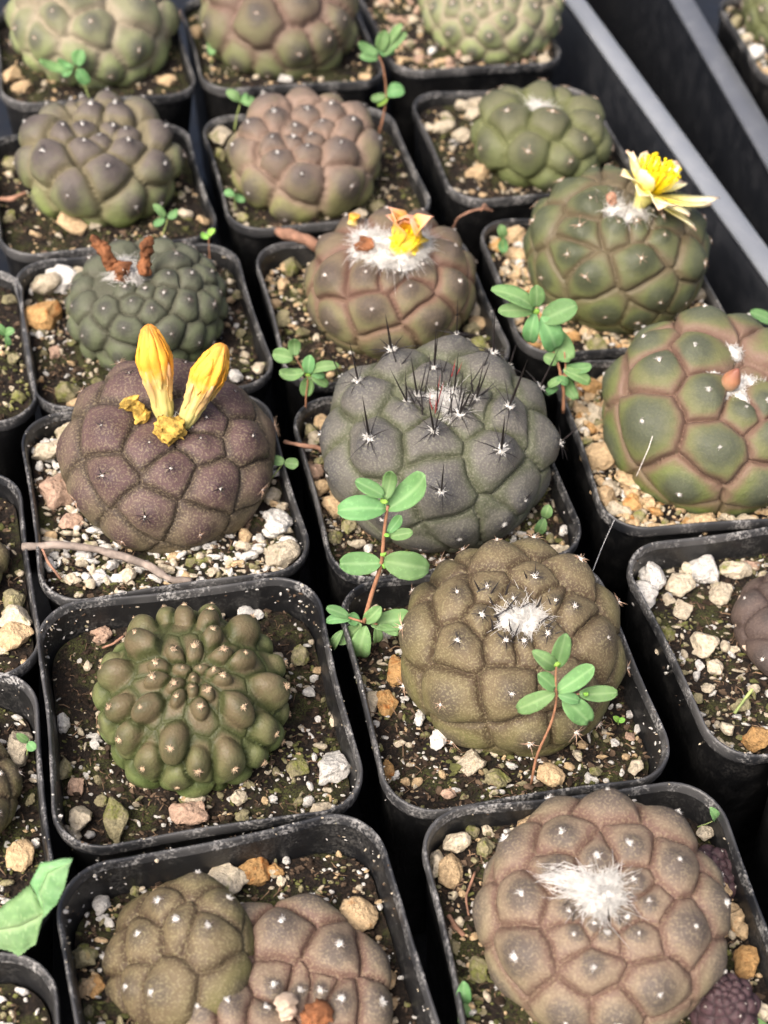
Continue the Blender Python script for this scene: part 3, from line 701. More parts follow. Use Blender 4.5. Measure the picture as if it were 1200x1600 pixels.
make_cactus('H', 'H', (107, 378, 356, 590), (208, 420), 'small bumped grey green cactus with two brown dried flowers', K_SMALL,
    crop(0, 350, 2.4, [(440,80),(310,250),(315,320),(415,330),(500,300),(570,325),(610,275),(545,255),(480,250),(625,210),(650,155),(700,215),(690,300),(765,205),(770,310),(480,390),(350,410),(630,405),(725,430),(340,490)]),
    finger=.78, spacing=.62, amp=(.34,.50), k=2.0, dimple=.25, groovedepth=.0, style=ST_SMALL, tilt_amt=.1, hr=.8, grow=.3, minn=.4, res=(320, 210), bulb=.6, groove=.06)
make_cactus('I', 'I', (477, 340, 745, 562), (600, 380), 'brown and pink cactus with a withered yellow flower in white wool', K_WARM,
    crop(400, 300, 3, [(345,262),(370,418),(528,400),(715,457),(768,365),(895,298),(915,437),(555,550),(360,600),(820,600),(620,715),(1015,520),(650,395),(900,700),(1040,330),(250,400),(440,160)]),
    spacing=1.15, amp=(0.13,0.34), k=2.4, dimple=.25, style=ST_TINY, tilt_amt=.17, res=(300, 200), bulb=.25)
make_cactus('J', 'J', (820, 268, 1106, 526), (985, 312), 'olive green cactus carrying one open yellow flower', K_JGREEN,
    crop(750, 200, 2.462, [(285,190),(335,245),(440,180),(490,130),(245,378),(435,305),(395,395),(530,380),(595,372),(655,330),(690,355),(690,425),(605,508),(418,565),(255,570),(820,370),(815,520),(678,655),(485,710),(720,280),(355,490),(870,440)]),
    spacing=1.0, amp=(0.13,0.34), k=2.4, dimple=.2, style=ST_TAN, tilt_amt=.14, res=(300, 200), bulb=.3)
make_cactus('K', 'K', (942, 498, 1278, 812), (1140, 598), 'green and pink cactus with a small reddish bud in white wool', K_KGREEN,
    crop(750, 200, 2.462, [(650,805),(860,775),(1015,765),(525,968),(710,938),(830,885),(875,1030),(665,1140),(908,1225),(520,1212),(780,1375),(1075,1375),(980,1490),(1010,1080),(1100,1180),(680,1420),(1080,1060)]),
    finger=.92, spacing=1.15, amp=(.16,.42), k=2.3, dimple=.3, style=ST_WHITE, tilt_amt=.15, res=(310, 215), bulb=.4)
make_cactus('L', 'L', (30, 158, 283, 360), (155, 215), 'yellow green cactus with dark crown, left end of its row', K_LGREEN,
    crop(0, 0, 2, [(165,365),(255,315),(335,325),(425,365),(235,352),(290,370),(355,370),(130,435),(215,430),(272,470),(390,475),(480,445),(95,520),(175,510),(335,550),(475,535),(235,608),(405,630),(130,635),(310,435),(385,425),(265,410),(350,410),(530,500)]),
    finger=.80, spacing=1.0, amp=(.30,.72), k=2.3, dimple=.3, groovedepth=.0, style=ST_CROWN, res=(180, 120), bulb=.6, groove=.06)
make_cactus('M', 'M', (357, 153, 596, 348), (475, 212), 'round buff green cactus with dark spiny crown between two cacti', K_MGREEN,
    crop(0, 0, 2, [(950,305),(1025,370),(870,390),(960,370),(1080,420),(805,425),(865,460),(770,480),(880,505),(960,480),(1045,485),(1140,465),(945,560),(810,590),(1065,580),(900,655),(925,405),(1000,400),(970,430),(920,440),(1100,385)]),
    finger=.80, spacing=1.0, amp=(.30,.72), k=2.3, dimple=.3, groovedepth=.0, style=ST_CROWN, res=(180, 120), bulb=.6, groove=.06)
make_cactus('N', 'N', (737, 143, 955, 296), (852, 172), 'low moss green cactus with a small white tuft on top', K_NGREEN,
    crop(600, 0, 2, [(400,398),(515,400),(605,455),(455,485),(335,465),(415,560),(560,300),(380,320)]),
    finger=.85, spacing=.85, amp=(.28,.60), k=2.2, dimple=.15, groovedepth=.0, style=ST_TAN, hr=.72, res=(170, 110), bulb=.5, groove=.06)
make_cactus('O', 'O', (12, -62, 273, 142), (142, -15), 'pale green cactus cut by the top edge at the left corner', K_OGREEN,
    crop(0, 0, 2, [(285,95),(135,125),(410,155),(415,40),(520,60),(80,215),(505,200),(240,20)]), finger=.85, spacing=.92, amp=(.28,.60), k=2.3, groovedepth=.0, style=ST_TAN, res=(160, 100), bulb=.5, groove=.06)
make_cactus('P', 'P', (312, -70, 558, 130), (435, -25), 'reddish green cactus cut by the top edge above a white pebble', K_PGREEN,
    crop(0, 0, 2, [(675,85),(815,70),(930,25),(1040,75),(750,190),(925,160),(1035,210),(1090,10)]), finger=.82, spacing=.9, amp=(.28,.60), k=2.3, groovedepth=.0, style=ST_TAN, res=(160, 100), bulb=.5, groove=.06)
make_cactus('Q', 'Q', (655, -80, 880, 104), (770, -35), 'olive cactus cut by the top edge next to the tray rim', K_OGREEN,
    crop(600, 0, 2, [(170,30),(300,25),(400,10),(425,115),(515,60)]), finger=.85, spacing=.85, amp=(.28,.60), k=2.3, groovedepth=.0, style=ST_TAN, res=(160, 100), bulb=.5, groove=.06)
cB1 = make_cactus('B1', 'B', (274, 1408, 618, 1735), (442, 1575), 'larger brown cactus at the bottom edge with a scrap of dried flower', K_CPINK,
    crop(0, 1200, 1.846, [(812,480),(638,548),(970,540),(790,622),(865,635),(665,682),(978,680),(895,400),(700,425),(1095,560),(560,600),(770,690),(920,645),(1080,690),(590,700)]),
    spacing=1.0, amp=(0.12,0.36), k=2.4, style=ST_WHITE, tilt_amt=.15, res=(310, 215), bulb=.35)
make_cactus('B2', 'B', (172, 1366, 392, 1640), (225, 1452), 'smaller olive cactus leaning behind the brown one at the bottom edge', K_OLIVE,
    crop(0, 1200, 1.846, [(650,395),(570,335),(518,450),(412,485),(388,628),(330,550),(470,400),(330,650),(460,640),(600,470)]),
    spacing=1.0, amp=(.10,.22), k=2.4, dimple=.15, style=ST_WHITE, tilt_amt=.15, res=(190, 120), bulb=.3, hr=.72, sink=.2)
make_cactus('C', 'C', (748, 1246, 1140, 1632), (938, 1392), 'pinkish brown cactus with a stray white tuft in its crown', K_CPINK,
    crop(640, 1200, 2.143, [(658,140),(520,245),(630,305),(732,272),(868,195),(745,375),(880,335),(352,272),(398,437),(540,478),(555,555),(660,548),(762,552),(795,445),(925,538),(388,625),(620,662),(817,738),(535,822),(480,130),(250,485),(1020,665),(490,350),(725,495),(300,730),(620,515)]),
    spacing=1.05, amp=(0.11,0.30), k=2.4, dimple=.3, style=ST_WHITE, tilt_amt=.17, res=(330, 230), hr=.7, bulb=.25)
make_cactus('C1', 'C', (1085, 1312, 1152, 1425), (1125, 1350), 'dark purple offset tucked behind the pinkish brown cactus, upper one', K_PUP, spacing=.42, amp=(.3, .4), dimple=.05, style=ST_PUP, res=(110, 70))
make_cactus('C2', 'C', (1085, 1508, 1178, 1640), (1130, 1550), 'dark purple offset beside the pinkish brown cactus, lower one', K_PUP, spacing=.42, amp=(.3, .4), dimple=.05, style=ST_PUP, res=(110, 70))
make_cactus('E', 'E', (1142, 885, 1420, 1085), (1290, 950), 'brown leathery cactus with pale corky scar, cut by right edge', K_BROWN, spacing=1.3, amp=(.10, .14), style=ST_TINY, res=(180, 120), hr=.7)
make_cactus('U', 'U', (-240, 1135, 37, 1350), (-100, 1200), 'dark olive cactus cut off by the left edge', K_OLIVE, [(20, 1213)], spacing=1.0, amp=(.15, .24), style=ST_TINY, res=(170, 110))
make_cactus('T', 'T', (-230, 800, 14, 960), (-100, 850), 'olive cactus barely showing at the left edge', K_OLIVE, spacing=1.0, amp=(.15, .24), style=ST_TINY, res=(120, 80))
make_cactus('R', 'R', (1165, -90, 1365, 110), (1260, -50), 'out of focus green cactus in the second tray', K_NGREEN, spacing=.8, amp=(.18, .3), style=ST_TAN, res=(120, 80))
# ------------------------------------------------------------------ wool, flowers, buds on the cacti
CX = CACTI
wool(CX['D'], [(800, 968), (828, 975), (815, 955), (842, 962)], [.36, .34, .25, .2], 420, .28, seed=3)
wool(CX['F'], [(705, 625), (712, 645), (690, 628), (676, 620)], [.27, .26, .17, .13], 420, .26, seed=4, lift=.12)
wool(CX['G'], [(268, 668), (300, 655)], [.22, .22], 300, .2, seed=5)
wool(CX['H'], [(205, 425), (208, 440), (196, 408)], [.22, .22, .13], 420, .24, seed=6, streak=[((208, 445), (190, 398), 90), ((200, 440), (160, 438), 60)])
wool(CX['I'], [(572, 392), (600, 404), (630, 408), (572, 372), (610, 385), (648, 398), (590, 382), (655, 380)], [.42, .42, .40, .36, .46, .36, .46, .36], 420, .3, seed=7, lift=.2, lump=.75)
wool(CX['J'], [(962, 330), (982, 338), (1000, 332), (955, 315)], [.32, .3, .25, .25], 420, .26, seed=8, lift=.1)
wool(CX['K'], [(1113, 588), (1130, 612), (1155, 622), (1170, 600), (1145, 552), (1190, 604), (1150, 602)], [.22, .26, .3, .25, .27, .18, .28], 420, .12, seed=9, lift=.12, lump=.75)
wool(CX['C'], [(925, 1388), (945, 1402), (950, 1378), (928, 1410)], [.33, .36, .25, .28], 420, .3, seed=10, lift=.12, streak=[((925, 1385), (838, 1372), 150), ((930, 1392), (870, 1398), 60)])
wool(CX['N'], [(850, 172), (860, 180), (840, 165)], [.33, .28, .25], 330, .28, seed=12)
wool(CX['Q'], [(870, -30)], [.2], 50, .2, seed=13)
def leafy_strip(p0, axis, side, up, L, W, n=9, curl=0.0, cup=.15, taper=(0.35, .55), thick=.018, tiproll=0, wave=.03, seed=0):
    """petal: solid curved strip; returns vertices, faces, attribute along the length"""
    r = np.random.default_rng(seed); nx = 5; Vt, At = [], []
    ph = r.uniform(0, 6.28)
    for i in range(n):
        t = i/(n-1); wd = W*(taper[0]+(1-taper[0])*math.sin(min(1, t/taper[1])*math.pi/2))*(math.sqrt(max(0.004, 1-max(0, (t-taper[1])/(1-taper[1]))**2.6)))
        ang = curl*t*t + tiproll*max(0, t-.75)*4
        ce = p0+axis*L*(t if abs(ang) < .01 else math.sin(ang*.6)/(ang*.6)*t*math.cos(ang*.45))+up*L*t*math.sin(ang*.5)
        for j in range(nx):
            x = (j/(nx-1)-.5)*2
            Vt.append(ce+side*wd*x*.5+up*(cup*wd*(x*x)+wave*W*math.sin(ph+t*7+x*2))); At.append(t)
    Vt = np.array(Vt); V2 = np.concatenate([Vt, Vt-up*thick]); m = n*nx
    Fs = []
    for i in range(n-1):
        for j in range(nx-1):
            q = i*nx+j; Fs.append((q, q+1, q+nx+1, q+nx)); Fs.append((m+q, m+q+nx, m+q+nx+1, m+q+1))
    edge_ = [j for j in range(nx)]+[i*nx+nx-1 for i in range(1, n)]+[(n-1)*nx+j for j in range(nx-2, -1, -1)]+[i*nx for i in range(n-2, 0, -1)]
    for k in range(len(edge_)): a_, b_ = edge_[k], edge_[(k+1) % len(edge_)]; Fs.append((b_, a_, m+a_, m+b_))
    return V2, Fs, np.array(At+At)
def part(name, Vv, Fs, mat, parent, base, attr=None, off=None):
    mb = MB(); mb.add(np.asarray(Vv)-base, Fs); me = mb.mesh(name, [mat])
    if attr is not None: set_attr(me, 'pig', np.stack([attr]*3, 1))
    return place(name, me, parent)
def frame(ax):
    ax = unit(ax); s_ = unit(np.cross(ax, TOCAM)); return ax, s_, np.cross(s_, ax)     # axis, side, toward camera
def lathe(p0, ax, prof, n=18, nz=.0, seed=0, ridges=0, cr=0):
    """(t along axis in cm, radius): closed body of revolution with noise"""
    ax, s_, t_ = frame(ax); V_ = []; At = []; Lm = prof[-1][0]
    for (z, rr) in prof:
        for j in range(n):
            q = 2*math.pi*j/n; V_.append(p0+ax*z+rr*(math.cos(q)*s_+math.sin(q)*t_)*(1+ridges*(.05*math.cos(5*q+z*1.3)+.045*math.cos(9*q-z*2+seed)+.03*math.cos(14*q+seed*2))*min(1, .35+z/max(Lm, .1)))); At.append(max(0, z)/Lm)
    V_ = np.array(V_)
    if nz: 
        ce = p0+ax*((V_-p0)@ax)[:, None]; V_ = ce+(V_-ce)*(1+nz*(fbm((V_-p0)*3.2, seed, 3)+.7*cr*fbm((V_-p0)*11, seed+5, 2)))[:, None]+ax*(nz*.25*fbm((V_-p0)*4+9, seed, 2))[:, None]*.5
    k = len(prof); Fs = [(i*n+j, i*n+(j+1) % n, (i+1)*n+(j+1) % n, (i+1)*n+j) for i in range(k-1) for j in range(n)]
    Fs += [tuple(range(n))[::-1], tuple((k-1)*n+j for j in range(n))]
    return V_, Fs, np.array(At)
def splay(prof, m):
    z = np.array([p[0] for p in prof]); r_ = np.array([p[1] for p in prof]); zz = np.linspace(z[0], z[-1], m)
    return list(zip(zz, np.interp(zz, z, r_)))
# J: the open flower
J = CX['J']; b0 = on_plane(994, 330, J.top, J.n); ax = unit(np.array([.34, .30, .9])); ax, sd_, tc = frame(ax)
Vv, Fs, At = lathe(b0, ax, splay([(-.2, .12), (.25, .20), (.55, .33), (.66, .30)], 9), 16, .06, 3)
fl = part('flower', Vv, Fs, M_RECEPT, J.t, J.base, At); fl['label'] = 'open pale yellow flower with bright stamens'
top = b0+ax*.60
for k in range(19):
    q = 2*math.pi*k/19+random.uniform(-.12, .12); d = sd_*math.cos(q)+tc*math.sin(q)
    open_ = .64+.30*max(0, math.cos(q))-.16*max(0, -math.cos(q))+.12*max(0, math.sin(q))+(k % 2)*.12
    dd_ = unit(d*math.sin(open_*1.55)+ax*math.cos(open_*1.55)); up_ = unit(ax-dd_*(ax@dd_)); si = np.cross(up_, dd_)
    L = 1.62*random.uniform(.88, 1.1)*(1.2 if math.cos(q) > .2 else .82)*(.8 if math.sin(q) > .6 else 1)
    Vv, Fs, At = leafy_strip(top+d*.2, dd_, si, up_, L, .64, curl=random.uniform(-.45, .1) if k % 3 else .5, cup=.18, taper=(.45, .6), wave=.05, seed=k)
    part('petal', Vv, Fs, M_PETAL, fl, J.base, At)
mb = MB(); r = np.random.default_rng(5)
for k in range(95):
    q = r.uniform(0, 6.28); rr = .30*math.sqrt(r.random()); d = sd_*math.cos(q)+tc*math.sin(q)
    L = r.uniform(.75, 1.18)*(1-.25*rr); p0 = top+d*rr*.7; p1 = top+d*(rr*1.75+.02)+ax*L*.6; p2 = top+d*(rr*2.1+r.uniform(-.05, .1))+ax*L
    mb.tube(np.array([p0, p1, p2])-J.base, [.022, .018, .016], 4)
    mb.tube(np.array([p2-ax*.035, p2, p2+ax*.05])-J.base+r.normal(0, .01, 3), [.028, .048, .024], 5)
place('stamens', mb.mesh('stamens', [M_STAMEN]), fl)
# dried remnant and scales beside the flower of J
def crumple(Cc, name, px, py, L, wd, ax, mat, seed, lift=.1, parent=None, attr=False):
    p0 = on_plane(px, py, Cc.top+Cc.n*lift, Cc.n)
    Vv, Fs, At = lathe(p0, ax, splay([(0, wd*.25), (L*.15, wd*.5), (L*.5, wd*.42), (L*.8, wd*.5), (L*.95, wd*.35), (L, wd*.12)], 30), 36, .8, seed, 0, 1)
    return part(name, Vv, Fs, mat, Cc.t, Cc.base, At)
crumple(J, 'dried_flower', 956, 322, .38, .36, np.array([-.3, .3, 1]), M_TWIGB, 3)
# G: two closed yellow buds, two dried remnants
G = CX['G']
def bud(Cc, base_px, tip_px, wd, seed, off=0.0):
    pl = unit(TOCAM*np.array([1, 1, .25])); p0 = on_plane(*base_px, Cc.top+np.array([0, 0, .05])+pl*off, Zv); p1 = on_plane(*tip_px, p0, pl)
    ax, s_, t_ = frame(p1-p0); L = np.linalg.norm(p1-p0)
    prof = splay([(0, wd*.24), (L*.12, wd*.30), (L*.32, wd*.35), (L*.50, wd*.45), (L*.62, wd*.50), (L*.74, wd*.46), (L*.85, wd*.36), (L*.93, wd*.25), (L*.975, wd*.19), (L, wd*.10)], 26)
    Vv, Fs, At = lathe(p0, ax, prof, 64, .22, seed, 1.5)
    o = part('flower_bud', Vv, Fs, M_BUD, Cc.t, Cc.base, At); o['label'] = 'closed yellow flower bud'
    rng = np.random.default_rng(seed)
    for k in range(9):                        # sepals and folded petals lying on the bud
        q = 2*math.pi*k/9+rng.uniform(-.2, .2); z0 = L*(rng.uniform(.16, .26) if k % 2 else rng.uniform(.38, .46)); z1 = L*(rng.uniform(.55, .66) if k % 2 else rng.uniform(.86, .99)); wv = wd*(.26 if k % 2 else .34)
        n_ = 10; nx = 5; Vt, A2 = [], []
        for i in range(n_):
            t = i/(n_-1); z = z0+(z1-z0)*t; rr = np.interp(z, [p[0] for p in prof], [p[1] for p in prof])+.030+.05*math.sin(t*math.pi)*(.4+.6*(k % 2))
            w_ = wv*math.sin(min(1, t*1.6+.2)*math.pi/2)*math.sqrt(max(.01, 1-t**3))
            for j in range(nx):
                x = (j/(nx-1)-.5)*2; qq = q+x*w_/max(rr, .05)*.55+.14*t*math.sin(k)
                Vt.append(p0+ax*z+(rr-.020*x*x+(.022*math.sin(9*t+k+2*x)+.015*math.sin(21*t+3*x+k)))*(math.cos(qq)*s_+math.sin(qq)*t_)); A2.append(z/L)
        Vt = np.array(Vt); m = n_*nx; V2 = np.concatenate([Vt, p0+ax*((Vt-p0)@ax)[:, None]+(Vt-p0-ax*((Vt-p0)@ax)[:, None])*.9])
        Fs2 = []
        for i in range(n_-1):
            for j in range(nx-1): c_ = i*nx+j; Fs2 += [(c_, c_+1, c_+nx+1, c_+nx)]
            for j in (0, nx-1): c_ = i*nx+j; Fs2 += [(c_, c_+nx, m+c_+nx, m+c_)]
        for j in range(nx-1): c_ = (n_-1)*nx+j; Fs2 += [(c_, c_+1, m+c_+1, m+c_)]
        part('sepal' if k % 2 else 'petal', V2, Fs2, M_BUDPINK if k % 2 else M_BUD, o, Cc.base, np.array(A2+A2))
bud(G, (258, 655), (232, 508), .82, 21); bud(G, (287, 664), (349, 538), .80, 22, .08)
crumple(G, 'dried_flower', 228, 655, .78, .46, np.array([-.55, .1, .62]), M_DRYY, 7)
crumple(G, 'dried_flower', 268, 678, .52, .66, np.array([0, -.25, .9]), M_DRYY, 8, .1)
# H: brown dried flowers
H = CX['H']
crumple(H, 'dried_flower', 192, 436, .55, .50, np.array([-.05, -.1, 1]), M_DRY, 9, .15)
crumple(H, 'dried_flower', 184, 424, 1.25, .36, np.array([-.62, .2, .85]), M_DRY, 10, .3)
crumple(H, 'dried_flower', 224, 432, 1.3, .38, np.array([.14, .1, 1]), M_DRY, 11, .15)
# I: withered yellow flower, bits in the wool
I = CX['I']; b0 = on_plane(632, 398, I.top+np.array([0, 0, .12]), Zv); ax = unit(np.array([.02, -.18, 1.0])); ax, sd_, tc = frame(ax)
Vv, Fs, At = lathe(b0, ax, splay([(-.1, .2), (.12, .42), (.4, .50), (.65, .45), (.7, .34), (.5, .28), (.35, .08)], 16), 22, .22, 5, 1)
fl = part('flower', Vv, Fs, M_PETALY, I.t, I.base, At*.55); fl['label'] = 'withered yellow flower with pink curled petal tips'
for k in range(12):
    q = 2*math.pi*k/12+.35; d = sd_*math.cos(q)+tc*math.sin(q); front = math.sin(q) > .25
    L = (1.5 if abs(math.cos(q)) > .8 else random.uniform(1.2, 1.4)) if not front else random.uniform(.85, 1.1); dd_ = unit(ax+d*(-.10 if not front else -.12)); up_ = unit(-d+ax*(d@dd_)); si = np.cross(up_, dd_)
    Vv, Fs, At = leafy_strip(b0+d*.42+ax*.1, dd_, si, up_, L, .66 if abs(math.cos(q)) > .8 else .85, curl=-.1 if not front else .9, cup=.34, taper=(.8, .88), tiproll=(-.4 if abs(math.cos(q)) > .8 else .35) if not front else .9, wave=.12, seed=60+k)
    part('petal', Vv, Fs, M_PETALY, fl, I.base, At*(1.0 if not front else .7))
mb = MB(); r = np.random.default_rng(15)
for k in range(34):
    q = r.uniform(0, 6.28); rr = .3*math.sqrt(r.random()); d = sd_*math.cos(q)+tc*math.sin(q); L = r.uniform(.5, .95)
    mb.tube(np.array([b0+d*rr+ax*.3, b0+d*rr*1.2+ax*L*.8+tc*.1, b0+d*rr*1.5+ax*L+tc*.18+r.normal(0, .06, 3)])-I.base, [.022, .022, .03], 4)
place('stamens', mb.mesh('stamens', [M_STAMEN]), fl)
crumple(I, 'dried_flower', 568, 388, .28, .42, np.array([0, -.3, 1]), M_DRY, 12, .3)
crumple(I, 'dried_flower', 552, 350, .28, .30, np.array([0, .1, 1]), M_BUD, 13, .1)
# K: reddish bud
K = CX['K']; b0 = on_plane(1137, 604, K.top+np.array([0, 0, .15]), Zv)
Vv, Fs, At = lathe(b0, np.array([.18, -.02, 1]), splay([(0, .20), (.15, .25), (.3, .24), (.47, .16), (.6, .08), (.66, .02)], 14), 18, .05, 4, 1)
part('flower_bud', Vv, Fs, M_BUDRED, K.t, K.base, At)
mb = MB()
pts = [on_plane(1020, 665, K.C+np.array([0, -1.6, 1.0]), TOCAM), on_plane(1008, 702, K.C+np.array([0, -1.9, .9]), TOCAM), on_plane(989, 745, K.C+np.array([0, -2.4, .6]), TOCAM)]
mb.tube(np.array(pts)+TOCAM*.5-K.base, [.012, .012, .006], 4); place('spine', mb.mesh('spine', [M_FELT]), K.t)
# B: scraps on the brown cactus
crumple(cB1, 'dried_flower', 478, 1606, .62, .5, np.array([.35, .3, .6]), M_DRY, 14, .15)
crumple(cB1, 'dried_flower', 447, 1590, .5, .36, np.array([-.1, .3, .5]), M_CORK, 15, .1)
# E: cork edge
E_ = CX['E']
th_ = np.linspace(2.6, 3.75, 14); Vv = []
pts = np.array([E_.C+np.array([E_.R*1.0*math.cos(a_), E_.R*1.0*math.sin(a_), -.15*E_.H+.08*math.sin(a_*9)]) for a_ in th_])
mb = MB(); mb.tube(pts-E_.base, .06+.04*fbm(pts*3, 3, 2), 7); me = mb.mesh('cork_scar', [M_CORK]); place('cork_scar', me, E_.t)
# red young spines and the dark spines in crowns of F and D, C
def crown_spines(Cc, items, mat, name='spine', w=.016):
    for (x0, y0, x1, y1) in items:
        p0 = on_plane(x0, y0, Cc.top+Cc.n*.16, Cc.n); p1 = on_plane(x1, y1, p0, unit(TOCAM*np.array([1, 1, .35])))
        mb = MB(); mb.tube(np.array([p0, (p0+p1)/2+RNG.normal(0, .02, 3), p1])-Cc.base, [w, w*.8, w*.12], 5, 0, False)
        place(name, mb.mesh(name, [mat]), Cc.t)
crown_spines(CX['F'], [(680, 645, 681, 620), (676, 640, 672, 612), (682, 640, 688, 585), (684, 632, 694, 595), (705, 590, 712, 560), (712, 588, 722, 566)], M_SPR)
crown_spines(CX['F'], [(655, 622, 668, 562), (683, 640, 684, 572), (716, 640, 724, 580), (740, 622, 735, 570), (745, 622, 778, 592), (748, 620, 780, 600), (700, 605, 706, 570), (625, 572, 646, 545), (690, 590, 702, 552), (672, 590, 670, 550), (676, 690, 694, 615), (660, 648, 655, 600), (662, 640, 640, 606), (648, 630, 632, 598), (664, 615, 672, 570), (690, 605, 688, 560), (700, 650, 712, 600), (722, 645, 740, 600), (730, 640, 752, 590), (706, 652, 705, 590), (735, 600, 760, 560), (752, 580, 768, 540), (620, 570, 610, 535)], M_SPB, w=.022)
crown_spines(CX['D'], [(770, 945, 763, 930), (780, 972, 772, 960), (800, 950, 790, 935), (838, 950, 848, 930), (842, 975, 865, 958), (845, 985, 868, 968), (800, 990, 795, 965), (770, 985, 764, 962), (812, 950, 830, 940), (770, 965, 810, 945), (790, 955, 815, 925), (750, 925, 740, 905), (765, 930, 782, 905), (832, 910, 842, 890), (826, 910, 818, 890), (790, 1000, 775, 985), (800, 1000, 812, 975), (850, 990, 862, 975), (852, 995, 880, 985), (790, 930, 800, 905), (745, 925, 765, 915), (862, 950, 875, 935), (868, 948, 855, 930)], M_SPB, w=.026)
crown_spines(CX['C'], [(952, 1440, 951, 1413), (968, 1445, 970, 1425), (895, 1440, 898, 1420), (990, 1400, 970, 1396), (880, 1415, 890, 1405)], M_SPB, w=.015)
crown_spines(CX['I'], [(628, 428, 626, 402), (560, 392, 548, 375), (555, 398, 540, 388), (592, 430, 590, 415), (655, 412, 668, 402), (610, 430, 604, 415), (622, 432, 632, 412)], M_SPB, w=.013)
crown_spines(CX['J'], [(975, 338, 985, 305), (1008, 335, 1000, 312), (990, 350, 985, 332), (965, 345, 958, 330), (935, 322, 928, 300), (940, 310, 930, 296)], M_SPG, w=.013)
# ------------------------------------------------------------------ stones
def ico(sub):
    t = (1+5**.5)/2
    v = [(-1, t, 0), (1, t, 0), (-1, -t, 0), (1, -t, 0), (0, -1, t), (0, 1, t), (0, -1, -t), (0, 1, -t), (t, 0, -1), (t, 0, 1), (-t, 0, -1), (-t, 0, 1)]
    f = [(0,11,5),(0,5,1),(0,1,7),(0,7,10),(0,10,11),(1,5,9),(5,11,4),(11,10,2),(10,7,6),(7,1,8),(3,9,4),(3,4,2),(3,2,6),(3,6,8),(3,8,9),(4,9,5),(2,4,11),(6,2,10),(8,6,7),(9,8,1)]
    v = [list(unit(q)) for q in v]
    for _ in range(sub):
        c = {}; nf = []
        def mid(a_, b_):
            k = (min(a_, b_), max(a_, b_))
            if k not in c: v.append(list(unit((np.array(v[a_])+v[b_])/2))); c[k] = len(v)-1
            return c[k]
        for a_, b_, d_ in f:
            x, y, z = mid(a_, b_), mid(b_, d_), mid(d_, a_); nf += [(a_, x, z), (b_, y, x), (d_, z, y), (x, y, z)]
        f = nf
    return np.array(v), f
ICO = [ico(k) for k in range(4)]
def pebble_shape(seed, sub, rough=1.0):
    r = np.random.default_rng(seed); v, f = ICO[sub]; v = v.copy()
    # a few cut planes give chipped facets, noise gives the pits
    for _ in range(13):
        d = unit(r.normal(0, 1, 3)); h = r.uniform(.58, .88); q = v@d; v = v-np.outer(np.maximum(0, q-h)*.95, d)
    v = v*(1+.20*fbm(v*1.3+seed*3, seed, 2)+.11*rough*fbm(v*4+seed, seed+1, 3))[:, None]
    return v*np.array([1, r.uniform(.75, 1), r.uniform(.62, .85)]), f
PEB = {}
for cn, mt in STONE.items():
    PEB[cn] = []
    for k in range(6):
        v, f = pebble_shape(100+k+17*len(PEB), 3, 1.6 if cn in ('white', 'mossy', 'pink') else 1.0); mb = MB(); mb.add(v, f); PEB[cn].append(mb.mesh('pebble', [mt]))
SHORT = {'A': 'knobby cactus', 'B': 'two cactus', 'C': 'pinkish cactus', 'D': 'olive brown cactus', 'E': 'right edge', 'F': 'black spined cactus', 'G': 'two bud cactus', 'H': 'dried flower',
 'I': 'withered flower', 'J': 'open flower', 'K': 'reddish bud', 'L': 'yellow green cactus', 'M': 'buff green cactus', 'N': 'moss green cactus', 'O': 'top left', 'P': 'top middle', 'Q': 'top right',
 'S': 'upper left edge', 'T': 'middle left edge', 'U': 'lower left edge', 'V': 'bottom left', 'W': 'lower right edge', 'R': 'second tray'}
UNNAMED = []
def stone_at(pot, W, r, cn, label=None, flat=1.0, wh=1.0, rot=None):
    P = POTS[pot]; me = random.choice(PEB[cn]); o = bpy.data.objects.new('pebble', me); col.objects.link(o)
    o.location = Vector(np.asarray(W)*S); o.scale = (r, r*wh, r*flat)
    o.rotation_euler = (random.uniform(-.35, .35), random.uniform(-.35, .35), random.uniform(0, 6.28) if rot is None else rot)
    if label: tag(o, label, 'stone')
    else: UNNAMED.append((o, pot, cn, r))
    P.occ.append((np.array(W[:2]), r*.85)); return o
def ST(pot, items):
    P = POTS[pot]
    for it in items:
        px, py, w_, h_, cn = it[:5]; lab = it[5] if len(it) > 5 else None
        W = at(px, py, P.zs+P.c[2]+.15); sc_ = F_PX/depth(W); a_ = w_/2/sc_*1.06
        hz = h_/w_; b_ = a_*min(1.6, max(.7, hz*1.15)); fl_ = min(1.1, max(.75, hz))
        W = at(px, py, P.zs+P.c[2]+a_*.42*fl_)
        for _ in range(40):
            if in_pot(P, W, a_*.55): break
            W[:2] += (P.c[:2]-W[:2])*.02
        stone_at(pot, W, a_, cn, lab, fl_, b_/a_*1.1, random.uniform(-.35, .35))
